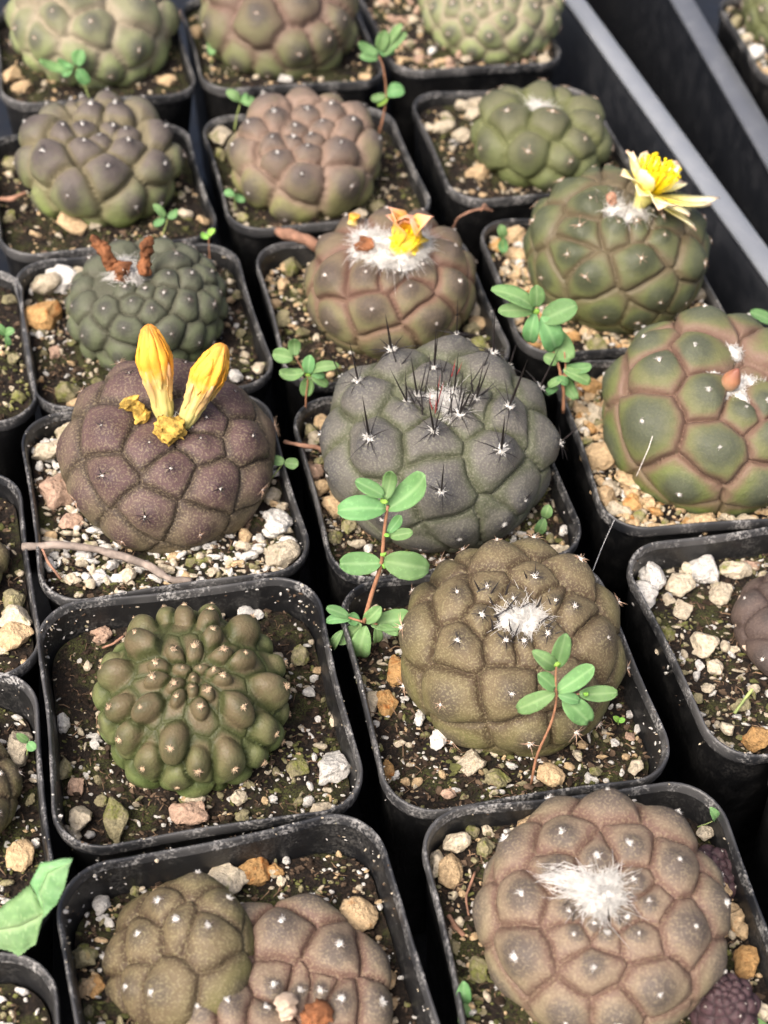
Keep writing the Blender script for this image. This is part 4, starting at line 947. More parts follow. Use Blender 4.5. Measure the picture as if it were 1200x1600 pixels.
ST('A', [(520,1197,62,62,'white','large white porous perlite chunk by the front right corner, knobby cactus pot'), (125,1280,48,46,'cream'),(178,1283,44,60,'mossy'),(120,1228,25,36,'pink'),(297,1268,60,46,'pink','crumbly pinkish clump touching the front of the dark green knobby cactus'),(372,1245,28,26,'cream'),(500,1264,42,16,'cream'),(390,945,36,28,'white'),(316,942,18,18,'white'),(300,938,14,14,'white'),(483,1080,22,18,'white'),(130,965,34,26,'pink'),(470,1022,32,34,'mossy'),(418,928,26,22,'white'),(98,1132,24,36,'white'),(100,1200,30,40,'mossy'),(160,1250,24,20,'mossy'),(225,1325,36,18,'mossy'),(345,945,24,16,'cream'),(138,1040,14,14,'cream'),(150,1163,18,16,'white'),(305,1250,30,18,'cream'),(462,1200,40,30,'mossy'),(378,1275,26,20,'mossy'),(498,1124,12,10,'white'),(520,1125,14,24,'cream'),(426,1250,18,14,'white'),(85,1315,24,16,'cream'),(200,1005,22,18,'cream'),(112,1310,30,20,'cream')])
ST('D', [(622,1052,42,56,'orange','tall orange stained pumice left of the olive brown cactus, upper one'),(604,1100,38,48,'orange','orange stained pumice left of the olive brown cactus, lower one'),(563,1100,30,36,'cream'),(738,1192,46,36,'cream'),(686,1156,34,30,'white'),(775,1215,48,36,'mossy'),(860,1210,46,40,'tan'),(590,1215,26,40,'orange'),(972,957,17,15,'white'),(992,1198,26,32,'cream'),(902,1180,20,20,'cream'),(563,935,14,16,'cream'),(655,1122,18,26,'white'),(548,1060,20,20,'mossy'),(625,1160,20,14,'cream'),(1010,1120,14,14,'white'),(960,1160,18,14,'white'),(700,1240,26,16,'pink'),(770,1172,22,20,'cream'),(985,1150,16,16,'pink'),(1040,1150,12,16,'white'),(575,1175,20,18,'mossy'),(640,985,16,14,'white'),(930,1205,24,16,'mossy')])
ST('E', [(1097,884,58,46,'white','pinkish white pumice lump nearest the back rim of the right edge pot'),(1150,893,50,44,'cream'),(1060,912,48,46,'cream'),(1020,905,42,58,'white','tall white perlite lump at the back left of right edge pot'),(985,890,28,36,'white'),(1127,925,40,42,'cream'),(1002,930,46,44,'white'),(1068,952,32,30,'cream'),(1046,938,22,20,'cream'),(1102,1005,50,46,'cream','roundish cream green pumice in the middle of the right edge pot'),(1115,1042,28,36,'cream'),(1093,1040,18,18,'white'),(1045,992,28,28,'mossy'),(1036,1012,28,26,'cream'),(1182,1155,52,42,'orange','crumbly orange pumice near the front of the right edge pot'),(1126,1168,34,26,'cream'),(1135,1138,34,20,'cream'),(1157,1190,30,20,'tan'),(1113,982,16,12,'white'),(1143,1015,24,16,'cream'),(1075,888,30,28,'cream'),(1175,885,30,26,'pink'),(1107,1075,22,18,'cream'),(1163,1100,26,24,'mossy'),(1090,1090,20,18,'mossy'),(1150,1180,20,22,'mossy'),(1085,1150,20,16,'mossy')])
ST('C', [(812,1270,70,54,'tan','largest tan pumice stone behind the pinkish brown cactus'),(854,1250,34,30,'tan'),(922,1246,44,24,'tan'),(965,1240,56,30,'tan','long tan pumice stone at the back rim above the pinkish brown cactus'),(705,1312,46,44,'cream'),(702,1360,42,66,'tan','tall tan pumice stone left of the pinkish brown cactus'),(680,1348,32,42,'cream'),(757,1322,34,36,'mossy'),(1145,1320,58,34,'cream'),(1166,1362,62,40,'tan'),(1100,1300,28,30,'cream'),(1168,1502,44,56,'orange'),(1180,1580,48,44,'cream'),(720,1285,26,26,'mossy'),(746,1512,36,42,'mossy'),(700,1542,22,28,'mossy'),(1168,1416,24,22,'tan'),(1182,1452,26,26,'tan'),(740,1300,18,16,'cream'),(708,1400,16,18,'cream'),(1130,1335,30,26,'white'),(1150,1440,28,40,'tan'),(880,1248,20,14,'cream'),(735,1272,22,16,'cream'),(710,1480,22,26,'mossy'),(695,1455,18,18,'cream')])
ST('B', [(355,1360,74,36,'cream','long cream pumice stone behind the smaller cactus of the bottom pot'),(560,1428,62,60,'tan','rounded tan yellow pumice at right of the bottom pot'),(268,1390,36,20,'tan'),(148,1410,30,34,'white'),(122,1492,48,36,'mossy'),(120,1540,36,36,'tan'),(150,1542,28,38,'orange'),(402,1335,56,40,'orange','crumbly rust orange clump near the back rim of bottom pot'),(428,1360,34,18,'orange'),(340,1326,24,18,'tan'),(395,1372,22,18,'mossy'),(226,1395,12,12,'white'),(590,1500,22,26,'mossy'),(455,1312,16,14,'white'),(205,1385,18,20,'mossy'),(610,1530,24,30,'tan'),(440,1375,16,16,'cream'),(100,1580,24,24,'mossy')])
ST('F', [(497,616,44,42,'cream'),(478,668,24,24,'mossy'),(494,685,30,24,'cream'),(480,735,26,44,'pink'),(500,762,30,26,'tan'),(524,790,40,38,'tan'),(543,822,28,28,'mossy'),(880,830,16,20,'white'),(872,862,34,24,'cream'),(868,720,14,22,'cream'),(500,720,18,18,'mossy'),(505,850,34,24,'mossy'),(860,842,16,16,'mossy'),(470,640,26,30,'tan'),(515,735,18,30,'cream'),(890,862,20,14,'cream'),(560,850,24,20,'cream')])
ST('G', [(92,664,46,34,'cream'),(60,698,66,34,'cream'),(88,768,56,66,'pink','large flat pinkish brown flake left of the cactus with two buds'),(112,815,36,40,'pink'),(434,818,48,44,'white','white crumbly perlite right of the cactus with two buds'),(450,872,58,58,'cream','large cream granular clump near the front right of two bud cactus pot'),(424,776,26,40,'cream'),(440,793,24,20,'cream'),(155,900,30,26,'white'),(198,900,26,26,'cream'),(390,612,38,26,'white'),(398,636,22,26,'cream'),(405,842,18,18,'white'),(130,880,20,18,'cream'),(230,925,24,18,'cream'),(300,880,30,20,'mossy'),(330,895,18,16,'cream'),(362,900,22,16,'white'),(75,860,18,18,'cream'),(110,905,20,20,'cream'),(380,870,16,16,'white'),(360,878,18,16,'cream'),(345,868,16,14,'white')])
ST('H', [(68,492,58,58,'orange','large orange yellow stone left of the cactus with brown dried flowers'),(12,418,54,48,'cream'),(92,436,62,36,'white','large white perlite cluster at back left of dried flower cactus pot'),(86,406,42,36,'cream'),(36,402,36,30,'white'),(125,400,28,26,'cream'),(104,612,48,40,'mossy'),(334,405,46,34,'cream'),(208,378,26,20,'cream'),(368,588,28,24,'white'),(150,597,20,20,'mossy'),(120,632,30,16,'tan'),(415,578,24,18,'cream'),(85,550,20,24,'pink'),(400,450,18,18,'mossy'),(375,520,18,20,'mossy'),(360,470,16,16,'tan'),(50,440,30,24,'cream'),(360,440,16,14,'cream')])
ST('I', [(414,396,28,24,'tan'),(446,410,34,36,'mossy'),(442,445,22,24,'tan'),(440,500,34,28,'mossy'),(430,475,20,18,'tan'),(752,482,26,40,'cream'),(762,505,30,26,'tan'),(738,512,28,24,'mossy'),(748,546,40,34,'mossy'),(722,540,26,22,'cream'),(615,303,34,34,'white','whitish pebble behind the pink tipped withered flower'),(470,520,24,20,'mossy'),(775,560,24,22,'cream')])
ST('J', [(806,322,42,38,'tan','tan pumice stone at the back left corner of the open flower pot'),(775,350,36,30,'tan'),(812,398,46,28,'tan'),(778,385,28,26,'orange'),(896,523,28,26,'orange'),(1002,522,22,16,'white'),(1105,398,32,42,'tan'),(1112,432,36,34,'cream'),(1125,463,32,28,'cream'),(1092,490,30,24,'tan'),(930,540,40,22,'mossy'),(835,480,22,20,'tan'),(860,515,24,18,'cream'),(1075,500,22,22,'mossy'),(792,425,20,18,'cream')])
ST('K', [(936,717,58,50,'tan','large pale tan stone left front of the green and pink cactus'),(945,578,40,28,'orange'),(922,604,44,34,'orange'),(893,616,26,30,'tan'),(957,765,34,28,'cream'),(982,748,38,32,'tan'),(945,775,34,36,'tan'),(988,785,32,28,'orange'),(962,795,36,28,'cream'),(1015,785,20,24,'tan'),(1022,825,22,20,'tan'),(1052,826,34,24,'tan'),(1096,824,56,28,'tan'),(1172,824,44,24,'cream'),(908,642,28,28,'tan'),(930,644,28,28,'cream'),(925,670,24,20,'orange'),(1135,830,30,20,'mossy'),(915,690,20,20,'mossy'),(1000,805,24,20,'mossy'),(905,660,20,20,'cream'),(985,770,22,16,'tan'),(1075,815,24,18,'orange')])
ST('L', [(112,350,56,28,'tan','wide tan stone at the front of the yellow green cactus pot'),(148,352,26,18,'cream'),(55,366,22,14,'tan'),(20,255,30,26,'mossy'),(15,340,22,22,'mossy'),(320,345,24,20,'tan'),(290,335,24,20,'cream')])
ST('M', [(340,212,38,46,'cream','tall cream stone left of the buff green cactus'),(345,242,24,24,'mossy'),(560,335,30,20,'cream'),(590,320,24,20,'mossy'),(380,340,26,18,'mossy'),(415,165,22,18,'cream'),(570,165,18,20,'white')])
ST('N', [(702,150,32,26,'cream'),(730,150,30,30,'cream'),(768,145,42,40,'cream','larger cream stone at the back of the small white tuft pot'),(738,178,32,34,'cream'),(692,200,40,30,'cream'),(722,212,30,26,'cream'),(748,270,40,26,'tan'),(700,185,26,22,'cream'),(670,200,24,20,'cream')])
ST('O', [(14,120,26,44,'tan'),(35,135,36,20,'tan'),(262,125,34,20,'tan')])
ST('P', [(446,122,28,22,'white','single white pebble at the front of the reddish green cactus'),(300,50,24,26,'tan'),(570,120,24,16,'tan')])
ST('Q', [(615,55,26,30,'cream'),(655,92,18,18,'pink'),(675,80,14,16,'white'),(702,95,16,18,'pink'),(710,72,16,18,'pink'),(730,92,16,20,'cream'),(760,88,14,18,'white'),(792,106,18,14,'orange'),(865,100,24,24,'cream'),(880,78,28,24,'tan'),(640,70,16,18,'cream')])
ST('R', [(1145,60,24,22,'cream'),(1155,88,30,24,'white'),(1185,120,26,22,'tan'),(1120,30,22,22,'mossy')])
ST('T', [(22,938,40,36,'mossy'),(30,968,66,28,'cream','upper of two stacked flat tan stones at the left edge'),(22,995,66,34,'tan','lower of two stacked flat tan stones at the left edge'),(5,1015,20,14,'cream')])
ST('U', [(28,1168,52,54,'cream','pale stone under a tiny seedling at the left edge'),(32,1336,44,56,'tan','tan orange stone near the front of the left edge pot'),(55,1318,16,16,'white'),(48,1250,16,18,'mossy')])
ST('S', [(12,470,26,24,'mossy'),(20,560,24,22,'mossy'),(30,620,26,20,'mossy')])
# names for the stones that have none yet: by place in their pot, then by size or order
from collections import defaultdict
byzone = defaultdict(list)
for o, pk, cn, r_ in UNNAMED:
    P = POTS[pk]; d = np.array(o.location)/S-P.c; x, y = np.dot(d, P.u)/(P.size/2), np.dot(d, P.v)/(P.size/2)
    zx = 'left' if x < -.3 else 'right' if x > .3 else ''; zy = 'back' if y > .3 else 'front' if y < -.3 else ''
    z_ = {('left', 'back'): 'in the back left corner', ('right', 'back'): 'in the back right corner', ('left', 'front'): 'in the front left corner', ('right', 'front'): 'in the front right corner',
          ('left', ''): 'along the left side', ('right', ''): 'along the right side', ('', 'back'): 'along the back side', ('', 'front'): 'along the front side', ('', ''): 'near the middle'}[(zx, zy)]
    byzone[(pk, cn, z_)].append((o, r_))
ORD = ['leftmost', 'second leftmost', 'third leftmost', 'fourth leftmost', 'fifth leftmost', 'sixth leftmost', 'seventh leftmost', 'eighth leftmost', 'ninth leftmost']
for (pk, cn, z_), lst in byzone.items():
    if len(lst) == 2:
        lst.sort(key=lambda q: q[1])
        pre = ['smaller ', 'larger '] if lst[1][1] > lst[0][1]*1.2 else None
        if pre is None: lst.sort(key=lambda q: proj(np.array(q[0].location)/S)[0][0]); pre = ['left hand ', 'right hand ']
    else:
        lst.sort(key=lambda q: proj(np.array(q[0].location)/S)[0][0]); pre = [''] if len(lst) == 1 else [q+' ' for q in ORD[:len(lst)-1]]+['rightmost ']
    for (o, r_), p_ in zip(lst, pre): tag(o, p_+WORD[cn]+' '+z_+' of the '+SHORT[pk]+' pot', 'stone', 'loose pebbles on the potting soil')
# ------------------------------------------------------------------ grit: what nobody could count
LOW = [pebble_shape(300+k, 1, 1.3) for k in range(10)]; LOW0 = [pebble_shape(340+k, 0, 3) for k in range(14)]
def scatter_pts(P, n, rr, occ_f=.9, rs=None):
    a_ = rs.uniform(-1, 1, (n*3, 2)); W = P.c+(P.u*a_[:, :1]+P.v*a_[:, 1:2])*P.size/2
    keep = np.array([in_pot(P, w_, rr+.04) for w_ in W])
    cac = P.occ[:3]
    for ctr, rad in [q for q in P.occ if q[1] > .9]: keep &= np.linalg.norm(W[:, :2]-ctr, axis=1) > rad*.92
    W = W[keep][:n]; W[:, 2] = P.c[2]+soil_h(P, W); return W
def bits(name, P, W, rads, shapes, mats, midx, rs, lift=.25, flat=False):
    Vs, Fs, Ms, n0 = [], [], [], 0
    for k in range(len(W)):
        v, f = shapes[rs.integers(len(shapes))]; v = v*np.array([1, rs.uniform(.35, 1), rs.uniform(.3, .9)]); a_ = rs.uniform(0, 6.28); c_, s_ = math.cos(a_), math.sin(a_)
        b_ = rs.uniform(0, 6.28); Rm = np.array([[c_, s_, 0], [-s_, c_, 0], [0, 0, 1]])@np.array([[1, 0, 0], [0, math.cos(b_), math.sin(b_)], [0, -math.sin(b_), math.cos(b_)]])
        Vs.append((v@Rm)*rads[k]+W[k]+np.array([0, 0, rads[k]*lift])-P.c); Fs.append(np.array(f)+n0); Ms.append(np.full(len(f), midx[k])); n0 += len(v)
    if not Vs: return
    me = fast_mesh(name, np.concatenate(Vs), np.concatenate(Fs), mats); me.polygons.foreach_set('material_index', np.concatenate(Ms).astype(np.int32))
    if flat: me.polygons.foreach_set('use_smooth', np.zeros(len(me.polygons), bool))
    tag(place(name, me, P.t), kind='stuff')
kl = list(STONE)
for pk, P in POTS.items():
    rs = np.random.default_rng(P.seed+5); far = pk in 'OPQRLMNW'
    nb, ng = P.nbits; nb = int(nb*(1.0 if not far else .5)); 
    W = scatter_pts(P, int(nb*2.2), .03, rs=rs); rads = rs.gamma(2.0, .022, len(W))+.020; rads = np.minimum(rads, .17)
    cl = fbm(W*.9, P.seed+2, 2); mi = np.where(cl+rs.normal(0, .25, len(W)) > .33, 2, np.where(rs.random(len(W)) < .35, 1, 0))
    bits('peat_crumbs', P, W, rads, LOW0, [M_PEAT, M_PEAT2, M_MOSS], mi, rs, flat=True)
    W = scatter_pts(P, int(ng*(4.2 if not far else 2.2)), .03, rs=rs); rads = np.minimum(rs.gamma(1.7, .034, len(W))+.018, .19)*(1.5 if pk in 'GJKQ' else 1)
    patch = fbm(W*.8+3, P.seed+8, 2); keep = rs.random(len(W)) < np.clip(.65+patch*1.2, .2, 1); W, rads = W[keep], rads[keep]
    p_ = np.array([P.mixc.get(k, 0) for k in kl]); mi = rs.choice(len(kl), len(W), p=p_/p_.sum())
    bits('fine_grit', P, W, rads, LOW, [STONE[k] for k in kl], mi, rs)
    mb = MB()                                   # root fibres and bark shreds
    for w_ in scatter_pts(P, 190 if not far else 50, .25, rs=rs):
        a_ = rs.uniform(0, 6.28); L = rs.uniform(.08, .32); d = np.array([math.cos(a_), math.sin(a_), rs.uniform(-.1, .5)])
        w0 = rs.uniform(.006, .02); p0 = w_-P.c+np.array([0, 0, .02])
        mb.tube([p0, p0+d*L*.5+rs.normal(0, .05, 3)*.8, p0+d*L-np.array([0, 0, .05])+rs.normal(0, .05, 3)], [w0, w0, w0*.5], 3, 0, False)
    tag(place('root_fibres', mb.mesh('root_fibres', [M_FIBRE]), P.t), kind='stuff')
    if P.rimgrit:                               # crumbs stuck on the inner wall and on the lip
        n = int(150*P.rimgrit); loop = rsq(400, P.size/2-.165, 1.05); Wl = []; rl = []
        for k in range(n):
            q = loop[rs.integers(400)]; zz = rs.uniform(P.zs*.95, -.1) if rs.random() < .85 else None
            if zz is None: w_ = P.u*q[0]*1.027+P.v*q[1]*1.027+P.n*.0
            else: w_ = P.u*q[0]+P.v*q[1]+P.n*zz
            Wl.append(w_+P.c); rl.append(min(.075, rs.gamma(1.6, .017)+.012)*(1 if zz is not None else .55))
        bits('stuck_grit', P, np.array(Wl), rl, LOW, [STONE['white'], STONE['cream'], M_PEAT2], rs.choice(3, n, p=[.5, .25, .25]), rs, 0)
# ------------------------------------------------------------------ seedlings and loose bits
def leaf_mesh(Pb, Pt, wd, nrm, seed=0, bend=.18, serr=0, n=11):
    r = np.random.default_rng(seed); ax = Pt-Pb; L = np.linalg.norm(ax); ax = ax/L; up = unit(nrm-ax*(nrm@ax)); si = np.cross(ax, up)
    nx = 7; Vt, At = [], []; tw = r.normal(0, .25); bd = bend*r.uniform(.3, 1.4)*(1 if r.random() < .7 else -1)
    for i in range(n):
        t = i/(n-1); tt = .02+.96*t; w_ = wd*.5*(4*tt*(1-tt))**.52*(1+.18*(tt-.5))
        if serr: w_ = wd*.5*(4*tt*(1-tt))**.6*(1-.35*(tt-.35))
        for j in range(nx):
            x = (j/(nx-1)-.5)*2; ww = w_
            if serr and abs(x) > .95: ww = w_*(1+serr*(1 if i % 2 else -.35))
            elif abs(x) > .95: ww = w_*(1+r.normal(0, .018))
            u_ = si*math.cos(tw*t)+up*math.sin(tw*t)
            Vt.append(Pb+ax*L*t+u_*ww*x+up*(bd*L*math.sin(t*math.pi)+.10*wd*x*x-.02*wd*(abs(x) < .1)+.02*wd*math.sin(t*9+seed)*abs(x))); At.append(1-abs(x))
    Vt = np.array(Vt); m = n*nx; V2 = np.concatenate([Vt, Vt-up*.012]); Fs = []
    for i in range(n-1):
        for j in range(nx-1):
            q = i*nx+j; Fs += [(q, q+1, q+nx+1, q+nx), (m+q, m+q+nx, m+q+nx+1, m+q+1)]
    ed = [j for j in range(nx)]+[i*nx+nx-1 for i in range(1, n)]+[(n-1)*nx+j for j in range(nx-2, -1, -1)]+[i*nx for i in range(n-2, 0, -1)]
    for k in range(len(ed)): a_, b_ = ed[k], ed[(k+1) % len(ed)]; Fs.append((b_, a_, m+a_, m+b_))
    return V2, Fs, np.array(At+At)
def weed(label, root, zroot, stem, leaves, branches=(), stemmat=None, sw=.055, leafmat=None, off=0.0, lean=0.0, cat='weed', group='seedling weeds among the pots', nodes=()):
    """stem: pixels from the root upwards; leaves: (base px, tip px, width px); all on the upright plane through the root"""
    R0 = at(root[0], root[1], zroot); pl = unit(np.array([TOCAM[0], TOCAM[1], TOCAM[2]*.22+lean])); R0 = R0+pl*off
    t = thing('weed', R0, label, cat, group); sc_ = F_PX/depth(R0)
    P_ = lambda x, y: on_plane(x, y, R0, pl)
    def tube(pts, w0, w1, name):
        q = np.array([P_(*p) for p in pts]); n = 4*len(pts); s_ = np.linspace(0, len(pts)-1, n); q = np.stack([np.interp(s_, range(len(pts)), q[:, k]) for k in range(3)], 1)
        for _ in range(2): q[1:-1] = (q[:-2]+2*q[1:-1]+q[2:])/4
        mb = MB(); mb.tube(q-R0, np.linspace(w0, w1, n), 7); place(name, mb.mesh(name, [stemmat or M_STEM]), t)
    tube([root]+list(stem), sw, sw*.6, 'stem')
    for b_ in branches: tube(b_, sw*.5, sw*.4, 'branch')
    for k, (bx, by, tx, ty, w_) in enumerate(leaves):
        pb, pt = P_(bx, by), P_(tx, ty); nr = unit(TOCAM+Zv*.35+RNG.normal(0, .16, 3))
        pt = pt+nr*RNG.normal(0, .06); pb = pb+TOCAM*.02*(k % 4)
        Vv, Fs, At = leaf_mesh(pb, pt+TOCAM*.02*(k % 4), w_/sc_, nr, k*7+int(bx))
        small = np.hypot(tx-bx, ty-by) < 20 and w_ < 14 and len(leaves) > 4
        part('leaf', Vv, Fs, leafmat or (M_LEAFY if small else M_LEAF), t, R0, At)
    for (x, y, rr) in nodes:
        v, f = pebble_shape(int(x), 2, 1.0); part('shoot_tip', v*rr/sc_+P_(x, y)+TOCAM*.04, f, M_LEAFY, t, R0, np.zeros(len(v)))
    return t
za, zd, zk, zf, zc_ = (POTS[k].zs+POTS[k].c[2] for k in 'ADKFC')
weed('tallest spurge seedling with reddish stem in front of the grey black spined cactus', (569, 972), -.75, [(580, 930), (597, 880), (600, 830), (606, 790)],
  [(603,795,528,797,40),(600,785,640,0,0)][:1]+[(606,795,664,742,42),(600,775,555,750,24),(602,780,612,736,22),(607,832,627,805,17),(610,838,645,832,19),(595,880,532,880,36),(600,876,670,888,43),
   (545,963,510,950,17),(548,968,510,970,16),(565,975,527,1005,24),(572,978,562,1026,34),(560,975,545,960,20),(580,975,642,962,34),(588,978,590,1003,17),(592,976,622,990,15),(570,972,595,948,22),(535,985,520,1014,16)],
  [[(569, 972), (548, 966), (535, 960)], [(569, 972), (590, 975)]], off=1.0, sw=.06, nodes=[(601, 782, 7), (604, 836, 5), (599, 866, 5), (600, 884, 5)])
weed('spurge seedling with long curved stem in front of the olive brown cactus', (830, 1225), zd, [(838, 1180), (862, 1130), (870, 1095), (868, 1060), (869, 1040)],
  [(870,1042,884,990,27),(868,1042,832,1018,25),(866,1076,840,1053,24),(866,1082,808,1108,28),(872,1080,928,1042,30),(880,1088,920,1128,36),(905,1084,964,1082,25),(872,1085,905,1095,18)], [[(869, 1088), (890, 1086), (908, 1084)]], off=.25, sw=.035, nodes=[(869, 1036, 6), (915, 1084, 5)])
weed('spurge seedling with drooping round leaves in the gap beside the open flower pot', (880, 645), zk, [(881, 610), (873, 570), (862, 545), (846, 510), (838, 488)],
  [(836,482,768,455,32),(834,486,778,488,24),(838,480,838,446,24),(836,490,828,534,25),(848,500,902,476,38),(846,495,868,545,38),(860,518,892,562,38),(870,568,850,556,20),(883,574,924,575,18),(880,578,922,598,20),(884,590,900,624,20),(878,592,856,605,14),(872,606,852,615,12),(888,600,870,590,14)], [[(880, 590), (884, 575), (882, 550)], [(880, 588), (905, 582)]], off=.9, sw=.05, nodes=[(838, 486, 6)])
weed('small spurge seedling with pale green leaves left of the grey black spined cactus', (477, 655), zf, [(478, 618), (482, 590), (470, 572), (462, 558)],
  [(458,560,425,552,24),(460,556,460,530,20),(482,584,484,554,20),(476,582,437,584,20),(486,580,530,573,17),(486,586,512,602,15),(482,590,478,618,22),(488,584,508,590,14)], [[(482, 588), (495, 582)]], off=.3, sw=.028, nodes=[(482, 586, 5)])
weed('two leafed seedling at right of the cactus with two buds', (424, 748), -.5, [(434, 735), (443, 723)], [(444,722,423,717,17),(445,723,467,726,18)], stemmat=M_STEMG, sw=.022, off=.3)
weed('two leafed seedling right of the grey black spined cactus', (850, 826), zf, [(851, 812)], [(851,809,858,789,18),(851,810,841,832,19)], stemmat=M_STEMG, sw=.02, off=.2)
weed('two leafed seedling by the back rim of the pinkish brown cactus pot', (1090, 1292), zc_, [(1105, 1287), (1118, 1281)], [(1118,1281,1108,1262,15),(1118,1281,1132,1301,16)], stemmat=M_STEMG, sw=.018, off=.1)
weed('two leafed seedling on the soil left of the pinkish brown cactus', (726, 1572), zc_, [(726, 1567)], [(726,1568,724,1533,24),(726,1566,727,1600,25)], stemmat=M_STEMG, sw=.02, off=.1)
weed('blurred tall reddish seedling between the top middle and right pots', (590, 215), -.5, [(600, 180), (604, 140), (598, 100), (592, 88)],
  [(590,85,560,68,18),(592,82,615,60,30),(590,92,562,88,16),(594,80,602,48,20),(596,88,635,52,18),(604,148,632,142,24),(602,150,580,156,14),(606,155,590,165,10),(606,70,628,38,14)], sw=.04, off=.2)
weed('blurred seedling in front of the pale green cactus at top left', (140, 156), -.6, [(134, 138), (126, 118), (118, 106)], [(116,104,62,96,18),(120,102,128,78,22),(122,108,136,130,20),(114,106,98,118,16),(112,104,90,92,14)], stemmat=M_STEMG, sw=.03, off=.4)
weed('blurred seedling at left of the buff green cactus', (366, 205), -.5, [(370, 180), (376, 160)], [(376,158,354,143,15),(378,158,401,164,18),(376,160,386,148,12)], stemmat=M_STEMG, sw=.03, off=.2)
weed('blurred light green leaf in front of the reddish green cactus', (330, 100), -.4, [(330, 86)], [(330,86,330,58,16)], stemmat=M_STEMG, sw=.02, off=.2)
weed('blurred two leafed seedling at front left of the buff green cactus', (368, 330), -.5, [(366, 308)], [(366,306,350,298,13),(366,306,382,312,12)], stemmat=M_STEMG, sw=.02, off=.3)
weed('blurred seedling at front right of the yellow green cactus', (252, 372), -.4, [(260, 350), (262, 342)], [(262,340,278,328,15),(258,342,240,352,12),(258,340,240,322,14)], stemmat=M_STEMG, sw=.022, off=.3)
weed('thin yellowish sprout behind the cactus with brown dried flowers', (328, 420), -.5, [(327, 395), (326, 372)], [(326,372,314,364,9),(326,370,336,358,10)], sw=.022, leafmat=M_LEAFY, off=.1)
weed('green leaf poking in at the right edge above the green and pink cactus', (1225, 540), -.3, [(1215, 510)], [(1213,506,1172,488,22),(1215,508,1240,500,20)], stemmat=M_STEMG, sw=.025, off=.3)
weed('two leafed seedling on tan stones at left of the open flower cactus', (786, 400), -.3, [(785, 374)], [(785,373,782,350,16),(785,373,787,396,16)], stemmat=M_STEMG, sw=.02, off=.15)
weed('tiny seedling at the left edge on mossy soil', (10, 545), -.4, [(9, 524)], [(9,523,-6,508,14),(9,523,22,514,14),(10,524,16,540,10)], stemmat=M_STEMG, sw=.02, off=.2)
weed('tiny bluish green seedling over a pale stone at the left edge', (42, 1180), -.7, [(44, 1160)], [(44,1159,28,1146,14),(44,1160,58,1172,16)], stemmat=M_STEMG, sw=.018, off=.6)
weed('tiny bright sprout on the soil right of the olive brown cactus', (966, 1132), zd, [(966, 1127)], [(966,1127,956,1120,9),(966,1127,976,1123,9)], stemmat=M_STEMG, leafmat=M_LEAFY, sw=.012, off=.05)
weed('small leaf at the bottom right corner of the pinkish brown cactus pot', (1192, 1606), zc_, [(1190, 1600)], [(1200,1606,1164,1588,18)], stemmat=M_STEMG, sw=.015, off=.1)
# the serrated leaf
R0 = at(-70, 1540, -.9); t = thing('leafy_weed', R0, 'light green serrated leaf folded over the rim at the bottom left', 'weed'); pl = unit(TOCAM*np.array([1, 1, .5]))
O0 = at(45, 1460, .45); Pq = lambda x, y: on_plane(x, y, O0, pl)
def poly_leaf(mid, edge, lift, name='leaf'):
    """half blade between the midrib and a toothed edge"""
    m_ = np.array([Pq(*q) for q in mid]); e_ = np.array([Pq(*q) for q in edge]); n = 33; s_ = np.linspace(0, 1, n)
    m_ = np.stack([np.interp(s_*(len(m_)-1), range(len(m_)), m_[:, k]) for k in range(3)], 1); e_ = np.stack([np.interp(s_*(len(e_)-1), range(len(e_)), e_[:, k]) for k in range(3)], 1)
    e_[1:-1:2] += (e_[1:-1:2]-m_[1:-1:2])*.055; V_ = []; A_ = []
    for i in range(n):
        for j in range(6):
            x = j/5; V_.append(m_[i]*(1-x)+e_[i]*x+pl*(lift*x+.06*math.sin(x*3.1)+.035*math.sin(i*.6)*x)); A_.append(max(1-x, .93 if (i+j) % 8 == 0 else 0))
    V_ = np.array(V_); m = len(V_); V2 = np.concatenate([V_, V_-pl*.025]); Fs = []
    for i in range(n-1):
        for j in range(5): q = i*6+j; Fs += [(q, q+1, q+7, q+6), (m+q, m+q+6, m+q+7, m+q+1)]
        for j in (0, 5): q = i*6+j; Fs.append((q, q+6, m+q+6, m+q))
    part(name, V2, Fs, M_THISTLE, t, R0, np.array(A_+A_))
poly_leaf([(70, 1425), (62, 1395), (75, 1365), (112, 1346)], [(70, 1425), (45, 1385), (62, 1352), (112, 1346)], -.1)
poly_leaf([(70, 1425), (62, 1395), (75, 1365), (112, 1346)], [(70, 1425), (92, 1402), (105, 1375), (112, 1346)], .25)
poly_leaf([(-10, 1455), (30, 1448), (58, 1435), (70, 1425)], [(-10, 1430), (15, 1412), (45, 1390), (70, 1425)], -.12)
poly_leaf([(-10, 1455), (30, 1448), (58, 1435), (70, 1425)], [(-10, 1470), (30, 1488), (58, 1470), (70, 1425)], .1)
mb = MB(); q = np.array([R0, at(-45, 1490, -.1), Pq(-10, 1455)])-R0; mb.tube(q, [.09, .08, .06], 7); place('stem', mb.mesh('stem', [M_STEMG]), t)
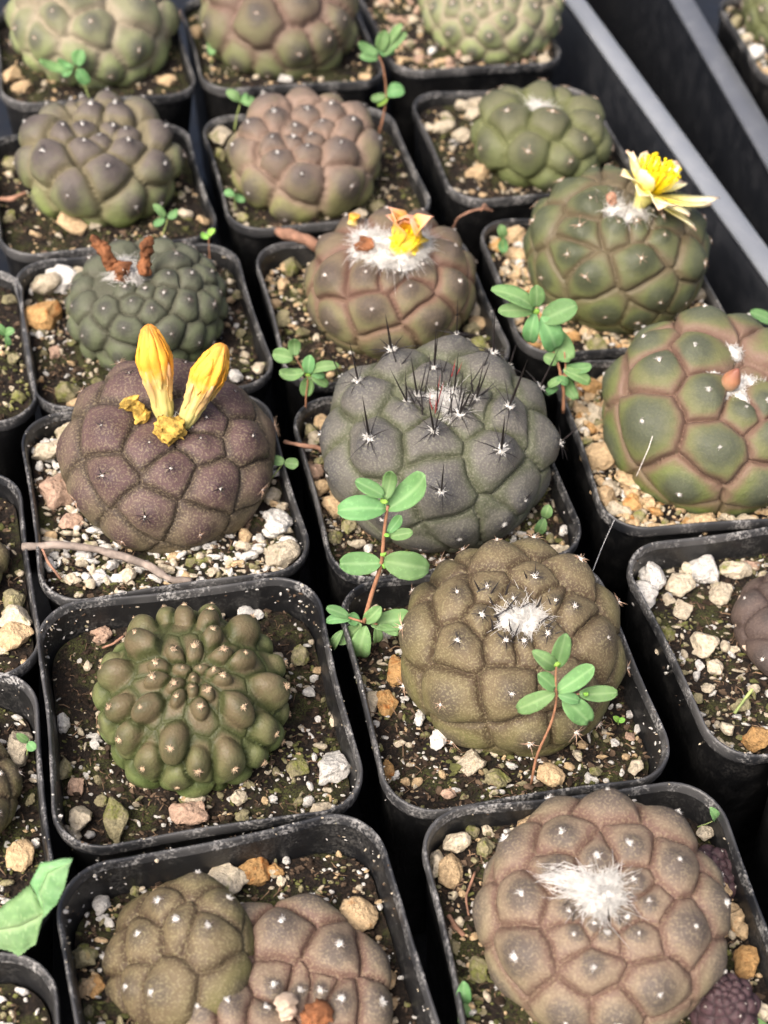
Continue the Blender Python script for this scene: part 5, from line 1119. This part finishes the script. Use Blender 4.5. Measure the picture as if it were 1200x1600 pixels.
# twigs
def twig(name, pts, w, label, mat, cat='twig', knob=True):
    q = np.array([at(x, y, z) for x, y, z in pts]); n = 5*len(q); s_ = np.linspace(0, len(q)-1, n); q = np.stack([np.interp(s_, range(len(q)), q[:, k]) for k in range(3)], 1)
    for _ in range(2): q[1:-1] = (q[:-2]+2*q[1:-1]+q[2:])/4
    q = q+np.stack([fbm(q*1.5+7*k, 3+k, 2) for k in range(3)], 1)*w*.8
    wd = np.interp(s_, np.linspace(0, len(pts)-1, len(w) if hasattr(w, '__len__') else 1), np.atleast_1d(w)) if hasattr(w, '__len__') else np.full(n, w)
    wd = wd*(1+.35*fbm(q*4, 9, 2)); mb = MB(); mb.tube(q-q[0], wd, 8)
    o = place(name, mb.mesh(name, [mat]), None, q[0]); tag(o, label, cat)
twig('dry_root', [(35, 855, -.1), (90, 850, -.05), (150, 858, -.2), (190, 868, -.25), (230, 886, -.3), (265, 904, -.2), (300, 908, -.1)], .10, 'grey dry root lying along the front of the two bud cactus pot', M_TWIG)
twig('dry_root', [(62, 848, -.05), (75, 880, -.2), (95, 905, -.3)], .035, 'thin pale rootlet crossing the grey dry root at left', M_TWIGB)
twig('dry_stick', [(440, 362, -.1), (458, 370, .1), (478, 378, .1), (500, 388, -.2)], .17, 'thick brown dried stalk left of the withered yellow flower', M_TWIGB)
twig('dry_tendril', [(708, 358, -.5), (715, 340, .1), (735, 330, .3), (755, 326, .3), (770, 330, .1)], .035, 'thin curled purplish tendril on the rim left of open flower pot', M_TWIGB)
twig('dry_tendril', [(752, 330, .25), (757, 318, .5), (765, 330, .2)], .022, 'short hooked tendril tip on the same rim as the purplish tendril', M_TWIGB)
twig('dry_stalk', [(445, 690, -.1), (470, 696, .1), (500, 700, -.1), (508, 708, -.3)], .06, 'frayed brown shred at the left rim of the grey cactus pot', M_TWIGB)
twig('bark_shred', [(0, 312, -.2), (20, 310, 0), (38, 302, -.1)], .08, 'brown bark shred at the left end of the yellow green cactus pot', M_TWIGB)
twig('dry_root', [(700, 1430, -.5), (712, 1448, -.4), (725, 1462, -.5)], .05, 'reddish brown root piece left of the pinkish brown cactus', M_TWIGB)
twig('dry_root', [(733, 1432, -.5), (728, 1400, -.4), (742, 1362, -.5)], .025, 'thin pale root curving up left of the pinkish brown cactus', M_TWIGB)
twig('straw', [(1148, 1115, -.7), (1162, 1095, -.5), (1176, 1076, -.3)], .035, 'pale green straw stub standing in the right edge pot', M_STEMG)
twig('dry_root', [(160, 1012, -.9), (178, 1005, -.7), (193, 993, -.7)], .03, 'short dark root piece at the back left of the knobby cactus', M_TWIGB)
twig('silk_thread', [(960, 812, .2), (942, 852, -.4), (925, 895, 0)], .006, 'thin silk thread hanging in the gap beside the right edge pot', M_SILK)
